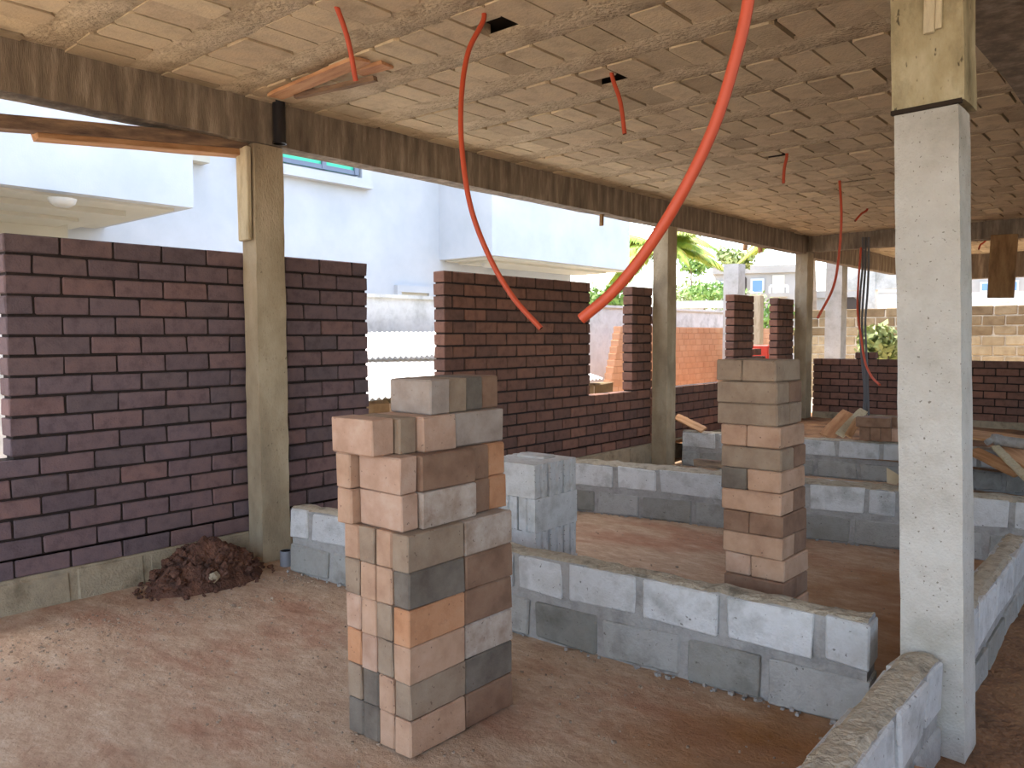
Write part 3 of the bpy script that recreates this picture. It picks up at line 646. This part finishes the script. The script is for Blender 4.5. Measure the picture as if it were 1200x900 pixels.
b = MB(); b.box((-4.775, 2.835, 2.44), (.135, .03, .60), Matrix.Rotation(.0, 3, 'X'), ch=.004, jit=.003)
tag(b.build('formwork_board', M['wood_pale']), 'pale upright formwork board fixed to the left side of the first pillar', 'board')
plank('plank', onz(322, 113, 3.02), onz(424, 70, 3.02), .12, .02, M['wood_orange'], 'orange formwork plank left in the ceiling beside the black pipe', roll=.05, seed=3)
plank('plank', onz(346, 113, 3.01), onz(440, 92, 3.01), .04, .03, M['wood_old'], 'dark narrow batten under the ceiling next to the orange plank', seed=4)
b = MB(); p = onz(436, 80, 3.03); b.box((p.x, p.y, 3.026), (.24, .10, .012), .1, jit=.004)
tag(b.build('formwork_board', M['wood_orange']), 'small pale orange board patch in the ceiling beside a short red conduit', 'board')
b = MB(); p = onx(705, 262, -4.78); b.box((-4.78, p.y, 2.72), (.035, .035, .13), ch=.003, jit=.002)
tag(b.build('wooden_peg', M['ply_brown']), 'small brown wooden peg sticking down under the left beam', 'peg')

# ---------------------------------------------------------------- orange conduits hanging from the ceiling
OC = 'orange conduits hanging from the ceiling'
def conduit(pts, label, r=.0125, n=10):
    b = MB(); b.tube(smooth_path(pts, n), r, 12, hollow=.8, mi2=1); return tag(b.build('conduit', [M['conduit'], M['pipe_dark']]), label, 'conduit', OC)
def pz(u, v, z): return onz(u, v, z)
conduit([Vector((-3.10, 2.29, 3.10)), at(396, 12, 3.9), at(408, 48, 3.95), at(417, 95, 4.0)], 'short orange conduit hanging above the black pipe, leftmost of all')
conduit([Vector((-2.68, 2.86, 3.10)), at(567, 22, 3.9), at(549, 60, 3.86), at(541, 110, 3.8), at(541, 170, 3.75), at(551, 240, 3.7), at(573, 300, 3.65), at(601, 348, 3.6), at(634, 385, 3.55)], 'long orange conduit curving down in front of the white house, left of the thickest one')
conduit([Vector((-.78, 1.48, 3.10)), at(883, -90, 1.72), at(877, 0, 1.73), at(860, 75, 1.74), at(836, 150, 1.75), at(800, 225, 1.76), at(760, 290, 1.78), at(720, 340, 1.8), at(681, 374, 1.82)], 'thickest looking orange conduit, sweeping down in a long arc from the top centre')
conduit([Vector((-2.68, 3.98, 3.10)), at(718, 92, 4.78), at(727, 120, 4.76), at(732, 157, 4.75)], 'short curved orange conduit in the middle of the ceiling')
conduit([Vector((-2.72, 6.68, 3.10)), at(922, 183, 7.2), at(919, 198, 7.2), at(918, 215, 7.2)], 'short straight orange conduit hanging in front of the dark ceiling hole')
conduit([Vector((-2.79, 8.2, 3.10)), at(984, 214, 8.65), at(986, 250, 8.6), at(984, 290, 8.6), at(977, 335, 8.55), at(958, 373, 8.5)], 'long thin orange conduit ending in front of the far left pillar')
conduit([Vector((-3.18, 10.3, 3.10)), at(1016, 246, 10.7), at(1009, 251, 10.6), at(1002, 259, 10.5)], 'tiny curled orange conduit near the far cross beam')
conduit([Vector((-2.35, 13.6, 3.08)), at(1154, 283, 13.75), at(1149, 287, 13.7), at(1147, 292, 13.6)], 'stub of orange conduit beyond the cross beam, right of the foreground pillar')

# bundle of grey conduits coming down from the far cross beam
cb = thing('conduit_bundle', 'bundle of dark grey conduits running from the far cross beam to the floor', 'conduit bundle', (-3.85, 12.3, .2))
def lp(name, pts, r, m, label=None):
    b = MB(); b.tube(smooth_path(pts, 8), r, 8); o = b.build(name, m, cb)
    for v in o.data.vertices: v.co -= Vector((-3.85, 12.3, .2))
    if label: o['label'] = label
D = 12.9
for k, (du, dd) in enumerate(((0, 0), (3.2, .03), (7, .0))):
    lp('grey_conduit', [at(1011 + du, 278, D + dd), at(1011 + du, 310, D + dd), at(1008 + du * 1.2, 345, D - .05), at(1007 + du, 380, D - .1), at(1010 + du * .8, 420, D - .15), at(1013 + du * .6, 460, D - .2), at(1011 + du, 491, D - .25)], .016, M['grey_conduit'])
lp('orange_conduit', [at(1009, 290, D), at(1006, 330, D - .05), at(1005, 365, D - .1), at(1009, 395, D - .3), at(1014, 425, D - .5), at(1022, 442, D - .7), at(1031, 451, D - .9)], .016, M['conduit'], 'orange conduit among the grey ones, bent forward at its end')
# hanging formwork board on the cross beam
b = MB(); b.box((-2.06, 12.38, 2.42), (.31, .05, .84), Matrix.Rotation(.03, 3, 'Y'), ch=.004, jit=.003)
tag(b.build('formwork_board', M['ply_brown']), 'brown upright formwork board hanging from the far cross beam at the right', 'board')

# ---------------------------------------------------------------- things lying on the far low walls
def fy(x): return 8.27 + (x + 4.56) * (1.45 / 8.56)
FZ = .408
# brick group on the furthest wall: three on end, two on top
GB = 'bricks piled on the furthest low wall'
for j in range(3):
    x = ony(1017 + 11.8 * j, 508, 8.75).x
    brick((x, fy(x) + .10, FZ + .012), .25, .098, .135, math.pi / 2 + .17, 'brown', 'brown brick on edge on the furthest low wall, %s of three' % ['left', 'middle', 'right'][j], GB, j)
x = ony(1028, 490, 8.75).x
brick((x, fy(x) + .02, FZ + .150), .33, .12, .10, .17, 'brown', 'long brown brick laid across three bricks on the furthest low wall, front one', GB, 1)
brick((x + .03, fy(x) + .15, FZ + .150), .33, .12, .10, .17, 'brown', 'long brown brick laid across three bricks on the furthest low wall, rear one', GB, 2)
x = ony(1052, 508, 8.8).x
brick((x + .03, fy(x) + .07, FZ + .012), .16, .12, .13, .17, 'pink', 'small pinkish brick beside the brick pile, partly behind the foreground pillar', GB, 2)
# loose planks leaning behind the furthest wall
PL = 'loose planks beside the brick pile on the furthest low wall'
def pl(u0, v0, u1, v1, d0, d1, w, m, label, t=.022, roll=0, seed=0): plank('plank', at(u0, v0, d0), at(u1, v1, d1), w, t, m, label, roll, seed=seed, group=PL)
pl(968, 512, 995, 484, 9.15, 9.75, .16, M['wood_orange'], 'wide orange plank lying left of the brick pile on the furthest low wall', seed=5, roll=.45)
pl(984, 510, 1012, 481, 9.12, 9.8, .10, M['wood_pale'], 'pale narrow plank lying over the wide orange one', seed=6, roll=.5)
pl(994, 511, 1006, 491, 9.10, 9.5, .08, M['wood'], 'short light plank next to the brick pile', seed=7, roll=.5)
plank('plank', ony(792, 488, 8.42), onz(825, 504, .435), .10, .02, M['wood'], 'short brown plank leaning on the left end of the furthest low wall', roll=.5, seed=8)
b = MB(); p = onz(832, 545, .445); b.box((p.x - .0, p.y + .05, .452), (.30, .09, .05), .17, ch=.003, jit=.004)
tag(b.build('timber_offcut', M['wood_old']), 'dark timber offcut lying on the second low wall beside the narrow brick stack', 'timber')
b = MB(); p = onz(1054, 572, .42); b.box((p.x + .04, p.y + .07, .505), (.11, .10, .165), .17, ch=.003, jit=.002)
tag(b.build('brick', BM['brown']), 'dark brown brick upright on the second low wall, half hidden by the foreground pillar', 'brick')
b = MB(); p = onz(1048, 567, .43)
vs = [(p.x - .05, p.y, .43), (p.x + .02, p.y - .02, .43), (p.x + .05, p.y + .03, .47), (p.x - .01, p.y + .05, .50), (p.x - .07, p.y + .05, .53), (p.x - .04, p.y + .02, .46)]
b.add(vs + [(a, c + .004, d + .004) for a, c, d in vs], [(0, 1, 5), (1, 2, 5), (2, 3, 5), (3, 4, 5), (4, 0, 5), (6, 11, 7), (7, 11, 8), (8, 11, 9), (9, 11, 10), (10, 11, 6)])
tag(b.build('paper_scrap', M['paper']), 'crumpled pale paper scrap on the second low wall next to an upright brick', 'paper')
# boards heaped right of the foreground pillar
BB = 'boards heaped on the furthest low wall at the right'
def bd(a, c, w, m, label, roll, seed, t=.025): plank('board', a, c, w, t, m, label, roll, 'board', seed=seed, group=BB)
bd(at(1130, 508, 8.9), at(1215, 518, 9.0), .34, M['wood'], 'broad light brown board at the back of the board heap at the right edge', .12, 11)
bd(at(1140, 528, 8.75), at(1196, 556, 8.3), .13, M['wood'], 'lower narrow board sloping down in front of the board heap', .3, 12)
bd(at(1166, 523, 8.6), at(1205, 562, 8.15), .07, M['wood_pale'], 'pale batten on top of the board heap, pointing at the camera', .2, 13)
bd(at(1180, 522, 8.75), at(1225, 550, 8.4), .30, M['wood_orange'], 'wide orange board at the right edge of the board heap', .1, 14)
b = MB(); b.tube(smooth_path([at(1156, 519, 8.62), at(1164, 515, 8.66), at(1176, 517, 8.66), at(1205, 521, 8.6)], 6), [.03] * 6 + [.055] * 6 + [.05] * 7, 8)
tag(b.build('plastic_sheet', M['grey_mortar']), 'rolled greyish plastic sheet lying on the board heap', 'plastic sheet')
# brick lying at the bottom edge of the picture
brick((-.45, 2.50, .10), .28, .24, .093, .28, 'orange', 'orange brick lying on the soil at the bottom edge, in front of the right pillar', None, 2)

# ---------------------------------------------------------------- outside: lean-to sheets, boundary wall, orange wall
def sheet(name, x0, z0, x1, z1, y0, y1, label, seed):
    rr = random.Random(seed); b = MB(); n = int((y1 - y0) / .019); vs = []; m = 8
    for i in range(n + 1):
        y = y0 + (y1 - y0) * i / n; wv = .012 * math.sin((y - y0) / .076 * 2 * math.pi)
        sag = .03 * noise.noise(Vector((y * 1.3, seed, 0)))
        for j in range(m + 1):
            s = j / m; vs.append((x0 + (x1 - x0) * s, y, z0 + (z1 - z0) * s + wv + sag * (1 - .5 * s) + .02 * math.sin(s * 5 + y)))
    k = m + 1; top = [(x, y, z - .004) for x, y, z in vs]; N = len(vs)
    b.add(vs + top, [(i * k + j, i * k + j + 1, (i + 1) * k + j + 1, (i + 1) * k + j) for i in range(n) for j in range(m)] + [(N + i * k + j, N + (i + 1) * k + j, N + (i + 1) * k + j + 1, N + i * k + j + 1) for i in range(n) for j in range(m)], 0, .5, True)
    return tag(b.build(name, M['sheet']), label, 'roof sheet')
sheet('corrugated_sheet', -5.62, .97, -6.55, 1.28, 3.4, 8.2, 'sunlit white corrugated sheet seen through the door gap, lower one', 3)
sheet('corrugated_sheet', -6.45, 1.31, -7.30, 1.58, 3.4, 8.4, 'sunlit white corrugated sheet seen through the door gap, upper one', 5)
b = MB(); rr = random.Random(71)
for k in range(4):
    y = 3.4 - (k % 2) * .2
    while y < 8.2:
        b.box((-5.72, y + .2, -.05 + .245 * k + .12), (.16, .39, .235), ch=.012, jit=.008, mi=0, tone=rr.random()); y += .405
b.box((-5.72, 5.8, .42), (.13, 4.9, .94), mi=1)
tag(b.build('block_wall', [M['tan_block'], M['tan_joint']]), 'sunlit tan block wall carrying the corrugated sheets outside the door gap', 'block wall')
b = MB(); b.box((-7.7, 3.4, .98), (.2, 26.8, 2.04)); b.box((-7.7, 3.4, 2.01), (.26, 26.8, .04))
tag(b.build('boundary_wall', M['boundary']), 'tall weathered grey boundary wall in front of the white house', 'boundary wall')
# orange brick wall with stepped ends in front of the boundary wall
b = MB(); rr = random.Random(72)
for k in range(16):
    z = k * .104; a = 10.28 + max(0, k - 7) * .035 * 1.0; c = 13.62 - max(0, k - 8) * .0; y = a - (k % 2) * .11
    while y < 16.5:
        s, e = max(a, y), min(y + .21, 16.5)
        if e - s > .04: b.box((-6.97, (s + e) / 2, z + .047), (.14, e - s, .095), ch=.003, jit=.001, tone=rr.random())
        y += .22
    b.box((-6.97, (a + 16.5) / 2, z + .05), (.13, 16.5 - a - .02, .104), mi=1)
tag(b.build('orange_brick_wall', [M['orange_wall'], M['orange_joint']]), 'sunlit orange brick wall outside, stepped at its left end', 'brick wall')
b = MB()
for k in range(12):
    z = k * .104; w_ = .95 - max(0, k - 5) * .11
    b.box((-6.0, 11.9 + (1.4 - w_) , z + .05), (.14, w_, .1), ch=.004, jit=.002, tone=R.random())
tag(b.build('stepped_brick_pier', [M['orange_wall']]), 'short orange brick pier with stepped courses just left of the nearer tall brick pier', 'brick pier')

# ---------------------------------------------------------------- white house
hs = thing('house', 'large white rendered house with overhanging upper rooms beyond the left brick wall', 'house', (-11, 6, 0))
def hp(name, m, boxes, label=None, parent=hs, ch=0):
    b = MB()
    for lo, hi in boxes:
        lo = Vector(lo); hi = Vector(hi); b.box((lo + hi) / 2 - Vector((-11, 6, 0)), hi - lo, ch=ch)
    o = b.build(name, m, parent)
    if label: o['label'] = label
    return o
hp('facade', M['white_wall'], [((-15, -8, -.1), (-10.75, 14.4, 7.5))])
hp('overhang', M['white_wall'], [((-10.75, -8, 2.93), (-8.43, 4.39, 6.5))], 'left overhanging room')
hp('soffit', M['cream_wall'], [((-10.7, -8, 2.90), (-8.6, 4.25, 2.93)), ((-10.6, -8, 2.84), (-9.0, 3.9, 2.90)), ((-10.5, -8, 2.80), (-9.5, 3.6, 2.84))], 'cream moulded soffit of the left overhang')
hp('ground_floor_wall', M['cream_wall'], [((-10.75, -8, -.1), (-10.15, 3.72, 2.90))], 'cream ground floor wall')
hp('overhang', M['white_wall'], [((-10.75, 10.35, 2.93), (-9.43, 14.75, 6.5))], 'right overhanging room')
hp('soffit', M['cream_wall'], [((-10.7, 10.45, 2.90), (-9.5, 14.7, 2.93)), ((-10.6, 10.7, 2.86), (-9.8, 14.4, 2.90))], 'cream moulded soffit of the right overhang')
hp('ledge', M['cream_wall'], [((-10.76, 5.2, 3.94), (-10.55, 5.75, 4.03))])
y0 = onx(327, 200, -10.75).y; y1 = onx(418, 215, -10.75).y; zs = onx(380, 207, -10.75).z
wf = hp('window_frame', M['frame_grey'], [((-10.76, y0 - .6, zs + .10), (-10.68, y1 - .02, zs + .17)), ((-10.76, y0 - .6, zs + 1.2), (-10.68, y1, zs + 1.27)), ((-10.76, (y0 + y1) / 2 + .0, zs + .1), (-10.67, (y0 + y1) / 2 + .08, zs + 1.2)), ((-10.76, y1 - .1, zs + .1), (-10.66, y1 - .02, zs + 1.2))], 'grey window frame')
b = MB(); b.box((-10.72 + 11, (y0 - .6 + y1) / 2 - 6, zs + .65), (.02, y1 - y0 + .5, 1.1)); b.build('glass_pane', M['green_glass'], wf)
hp('window_sill', M['white_wall'], [((-10.76, y0 - .7, zs - .10), (-10.6, y1 + .22, zs + .05)), ((-10.76, y1 + .03, zs), (-10.64, y1 + .22, zs + 1.3))], 'white window surround')
ya = onx(462, 345, -10.75).y; yb = onx(504, 345, -10.75).y; zz = onx(480, 339, -10.75).z
wf = hp('window_frame', M['white_wall'], [((-10.76, ya, zz - .06), (-10.66, yb, zz + .06)), ((-10.755, ya + .002, zz - 1.3), (-10.665, ya + .1, zz - .06)), ((-10.755, yb - .1, zz - 1.3), (-10.665, yb - .002, zz - .06))], 'small white window surround')
b = MB(); b.box((-10.73 + 11, (ya + yb) / 2 - 6, zz - .6), (.02, yb - ya - .1, 1.2)); b.build('glass_pane', M['cream_wall'], wf)
for (u, v) in ((73, 233), (572, 309)):
    p = onz(u, v, 2.86); b = MB()
    vs = [Vector((.13 * math.cos(a) * c, .13 * math.sin(a) * c, -.08 * s)) + p - Vector((-11, 6, 0)) for c, s in ((1, 0), (.85, .6), (.5, .95), (.02, 1)) for a in [k * math.pi / 8 for k in range(16)]]
    b.add(vs, [(j * 16 + k, j * 16 + (k + 1) % 16, j * 16 + 16 + (k + 1) % 16, j * 16 + 16 + k) for j in range(3) for k in range(16)], 0, .5, True); b.build('ceiling_lamp', M['lamp_glass'], hs)

# ---------------------------------------------------------------- outside frame and columns beyond the left side
struct_cols = []
def col(u, w, y, z1, label, m='pillar'):
    p = ony(u, 380, y); return tag(rough_box('concrete_pillar', (p.x - w / 2, y, -.1), (p.x + w / 2, y + w, z1), M[m], .003, .4, int(u)), label, 'pillar')
col(976, .30, 15.2, 3.15, 'pale concrete column outside, just right of the far left pillar')
col(1018, .26, 20.5, 3.1, 'pale sunlit concrete column outside, behind the bundle of grey conduits')
tag(rough_box('concrete_pillar', (-6.75, 13.75, -.1), (-6.45, 14.05, 2.83), M['pillar'], .004, .3, 90), 'unfinished grey concrete column rising behind the nearer tall brick pier', 'pillar')
p = ony(972, 325, 20.6); p2_ = ony(1062, 325, 20.6)
tag(rough_box('outside_beam', (p.x, 20.52, 2.62), (p2_.x, 20.75, 3.3), M['pillar'], .004, .4, 91), 'grey concrete beam spanning the pale columns outside, below the far ceiling', 'beam')
p = onx(888, 372, -6.2); b = MB(); b.box((-6.2, p.y, 1.1), (.16, .16, 2.3), ch=.006, jit=.004)
tag(b.build('wooden_post', M['wood_pale']), 'pale wooden post standing between the two tall brick piers', 'post')
b = MB(); p = at(895, 408, 14.3); b.box((p.x, p.y, .62), (.30, .30, 1.46), ch=.02)
tag(b.build('red_tank', M['red_paint']), 'bright red painted block seen between the two tall brick piers', 'tank')
for (u0, v0, u1, v1) in ((876, 300, 873, 287), (888, 302, 891, 290)):
    d = 15; b = MB(); q_ = onx(u1, v1 + 6, -5.02); b.tube([q_, onx(u0, v0 - 40, -5.02) * 1 if False else Vector((-5.02, q_.y + (.12 if u0 == 876 else -.1), 3.26))], .035, 8); tag(b.build('wooden_prop', M['wood']), 'round wooden prop end poking down under the left beam, %s of two near the palm' % ('left' if u0 == 876 else 'right'), 'prop')
# tan block wall across the back of the plot
b = MB(); rr = random.Random(81); y = 19.6
for k in range(10):
    z = k * .215; x = -7.5 - (k % 2) * .22
    while x < 9:
        b.box((x + .21, y, z + .1), (.41, .16, .19), ch=.01, jit=.006, tone=rr.random() * .5 + (.5 if k < 7 else -.0)); x += .435
b.box((.75, y + .01, 1.04), (16.5, .14, 2.1), mi=1)
tag(b.build('block_wall', [M['tan_block'], M['tan_joint']]), 'tan block wall with pale joints behind the far brick wall', 'block wall')

# ---------------------------------------------------------------- far buildings
def building(name, label, u0, u1, vtop, d, depth, m, windows=(), arches=(), balcony=None, parapet=True):
    A = at(u0, 395, d); B = at(u1, 395, d); zt = at((u0 + u1) / 2, vtop, d).z
    ax = Vector((B.x - A.x, B.y - A.y, 0)); W = ax.length; ax.normalize(); ang = math.atan2(ax.y, ax.x)
    e = thing(name, label, 'building', (A.x, A.y, 0), ang)
    def lx(u): return (u - u0) / (u1 - u0) * W
    def lz(v): return at((u0 + u1) / 2, v, d).z
    def part(n, mm, lo, hi, parent=None):
        b = MB(); lo = Vector(lo); hi = Vector(hi); b.box((lo + hi) / 2, hi - lo); return b.build(n, mm, parent or e)
    part('walls', m, (0, 0, -.1), (W, depth, zt))
    if parapet: part('parapet', m, (-.1, -.12, zt - .25), (W + .1, depth, zt + .05))
    for (a, t, c, bo) in windows:
        f = part('window_frame', M['white_wall'], (lx(a) - .08, -.09, lz(bo) - .08), (lx(c) + .08, .05, lz(t) + .08)); part('glass_pane', M['blue_glass'], (lx(a), -.11, lz(bo)), (lx(c), -.05, lz(t)), f)
    for (a, t, c, bo) in arches:
        b = MB(); x0, x1 = lx(a), lx(c); r = (x1 - x0) / 2; zc = lz(t) - r; poly = [(x0, lz(bo)), (x1, lz(bo))] + [((x0 + x1) / 2 + r * math.cos(k * math.pi / 10), zc + r * math.sin(k * math.pi / 10)) for k in range(11)]
        n = len(poly); b.add([(x, -.06, z) for x, z in poly] + [(x, .3, z) for x, z in poly], [tuple(range(n)), tuple(range(n, 2 * n))[::-1]] + [(i, (i + 1) % n, n + (i + 1) % n, n + i) for i in range(n)])
        o = b.build('archway', M['arch_shade'], e); o['label'] = 'archway with painted shade'
    if balcony:
        a, t, c, bo = balcony; part('balcony_slab', m, (lx(a), -.9, lz(bo) - .15), (lx(c), 0, lz(bo)))
        part('balcony_recess', M['cream_wall'], (lx(a) + .1, -.03, lz(bo)), (lx(c) - .1, 0.02, lz(t - 14)))
        b = MB(); x = lx(a)
        while x < lx(c): b.box((x, -.85, (lz(bo) + lz(t)) / 2), (.09, .09, lz(t) - lz(bo))); x += .22
        b.box(((lx(a) + lx(c)) / 2, -.85, lz(t)), (lx(c) - lx(a), .14, .1)); b.build('balustrade', M['white_wall'], e)
    return e
building('apartment_building', 'pale grey flat-roofed house with blue windows and balcony far behind the brick piers', 837, 946, 313, 34, 9, M['far_wall_paint'],
         windows=[(843, 331, 851, 344), (882, 329, 893, 342)], balcony=(902, 337, 922, 345), arches=[(869, 324, 875, 345)])
building('arched_building', 'far white building with shaded arches seen beneath the outside beam', 950, 1012, 342, 38, 6, M['far_wall_paint'],
         arches=[(977, 349, 985, 366), (988, 348, 1004, 366)], windows=[])
building('white_building', 'low white building beyond the tan block wall, left of the foreground pillar', 1016, 1085, 337, 46, 6, M['white_wall'], windows=[])
building('pale_building', 'far pale building with small windows beyond the tan block wall at the right edge', 1120, 1290, 312, 45, 8, M['far_wall_paint'],
         windows=[(1151, 331, 1158, 339), (1186, 330, 1193, 340), (1210, 330, 1217, 340)])
building('grey_shed', 'grey low shed roof just above the tan block wall at the right edge', 1110, 1330, 343, 30, 4, M['boundary'])
b = MB(); A = at(780, 357, 26); B = at(850, 357, 26); b.box((A + B) / 2, ((B - A).length, .5, .22), math.atan2((B - A).y, (B - A).x))
b.box(((A + B) / 2).xy.to_3d() + Vector((0, .1, 1.2)), (.3, .3, 2.5))
tag(b.build('roof_canopy', M['white_wall']), 'thin white flat canopy roof beyond the orange brick wall', 'canopy')

# ---------------------------------------------------------------- plants
def frond(b, base, direc, L, droop, rr, mi=0):
    d = Vector(direc).normalized(); n = 16; pts = []
    for i in range(n + 1):
        s = i / n; pts.append(Vector(base) + d * (L * s) + Vector((0, 0, -droop * L * s * s)))
    b.tube(pts, [.025 * (1 - .8 * i / n) for i in range(n + 1)], 5, mi)
    side = d.cross(Vector((0, 0, 1))).normalized()
    for i in range(3, n * 5):
        s = i / (n * 5); p = Vector(base) + d * (L * s) + Vector((0, 0, -droop * L * s * s)); t = (d + Vector((0, 0, -2 * droop * s))).normalized()
        ll = .55 * math.sin(math.pi * min(.95, s * .85 + .12)) * L / 2.2
        for sg in (-1, 1):
            q = (side * sg * .75 + t * .6 + Vector((0, 0, -.55 + rr.uniform(-.15, .1)))).normalized(); e = p + q * ll * rr.uniform(.85, 1.1); w = t * .026
            mid = (p + e) / 2 + Vector((0, 0, .04)); b.add([p - w, p + w, mid + w * 1.3, mid - w * 1.3, e], [(0, 1, 2, 3), (3, 2, 4)], mi)
def palm(label, base, top, n, L, seed, spread=(0, 2 * math.pi), el=(-.1, .9), group=None):
    rr = random.Random(seed); e = thing('palm_tree', label, 'palm tree', base)
    b = MB(); k = 10; T = Vector(top) - Vector(base)
    b.tube([T * (i / k) + Vector((.15 * math.sin(i / k * 3), 0, 0)) * (1 - i / k) for i in range(k + 1)], [.16 - .05 * i / k for i in range(k + 1)], 10); b.build('trunk', M['bark'], e)
    for i in range(n):
        a = spread[0] + (spread[1] - spread[0]) * (i + rr.uniform(-.3, .3)) / n; z = rr.uniform(*el); b = MB()
        frond(b, T, (math.cos(a), math.sin(a), z), L * rr.uniform(.85, 1.1), rr.uniform(.45, .75), rr); b.build('frond', M['leaf'], e)
    return e
c = at(771, 300, 21); palm('palm tree with yellow-green fronds behind the second pillar, next to the white house', (c.x, c.y, 0), (c.x, c.y, 3.8), 24, 1.9, 3)
c = at(950, 262, 25); palm('palm tree with drooping fronds in front of the far balcony house', (c.x, c.y, 0), (c.x, c.y, 4.9), 22, 2.3, 5)
def leafy(b, c, r, n, rr, size, sq=(1, 1, 1), mi=0):
    for _ in range(n):
        d = Vector([rr.gauss(0, 1) for _ in range(3)]).normalized(); p = Vector(c) + Vector((d.x * sq[0], d.y * sq[1], d.z * sq[2])) * r * rr.uniform(.55, 1.05)
        u = Vector([rr.gauss(0, 1) for _ in range(3)]).normalized(); w = u.cross(d).normalized(); s = size * rr.uniform(.7, 1.3)
        b.add([p - u * s, p + w * s * .5, p + u * s, p - w * s * .5], [(0, 1, 2, 3)], mi)
def tree(label, u, vc, d, r, n=260, size=.13, m='leaf_green', seed=1, sq=(1, 1, .9), trunk=.05, name='tree', lumps=4, cat='tree'):
    rr = random.Random(seed); c = at(u, vc, d); e = thing(name, label, cat, (c.x, c.y, 0)); b = MB()
    b.tube([(0, 0, -.1), (.03, 0, c.z * .5), (0, 0, c.z)], [trunk, trunk * .8, trunk * .5], 8); b.build('trunk', M['bark'], e)
    b = MB()
    for k in range(lumps):
        o = Vector([rr.uniform(-.45, .45) * r * q for q in (1, 1, .7)]); leafy(b, Vector((0, 0, c.z)) + o, r * .65, n // lumps, rr, size, sq)
    b.build('foliage', M[m], e)
tree('small round-topped tree on a thin trunk, right of the second pillar', 810, 313, 30, .55, 420, .10, 'leaf_green', 1, trunk=.05)
tree('second thin-trunked tree just right of the round-topped one', 819, 306, 31, .4, 260, .10, 'leaf_green', 2, trunk=.04)
tree('leafy plant growing on the flat roof behind the unfinished column', 852, 299, 27, .42, 260, .10, 'leaf_pale', 3, trunk=.04)
tree('yellow-green treetop right of the unfinished column', 872, 303, 26, .45, 300, .10, 'leaf_pale', 4, trunk=.04)
tree('green bush above the white canopy roof', 825, 348, 28, 1.0, 900, .09, 'leaf_green', 5, (1.3, 1, .5), name='bush', cat='bush', lumps=6)
tree('hazy bush behind the white canopy roof, against the second pillar', 800, 345, 40, 1.5, 700, .14, 'leaf_pale', 9, (1, 1, .7), name='bush', cat='bush', lumps=5)
tree('green bush between the two tall brick piers', 896, 375, 20.5, .8, 900, .07, 'leaf_green', 6, (1, 1, 1), name='bush', cat='bush', lumps=6)
tree('leafy plant with broad pale leaves in front of the tan block wall', 1040, 404, 18.6, .62, 700, .09, 'leaf_pale', 7, (1.1, .6, .8), name='plant', cat='plant', lumps=5)
tree('green foliage beneath the palm fronds beyond the window gap', 712, 352, 22, .9, 700, .10, 'leaf_green', 8, (1.2, 1, .8), name='bush', cat='bush', lumps=5)
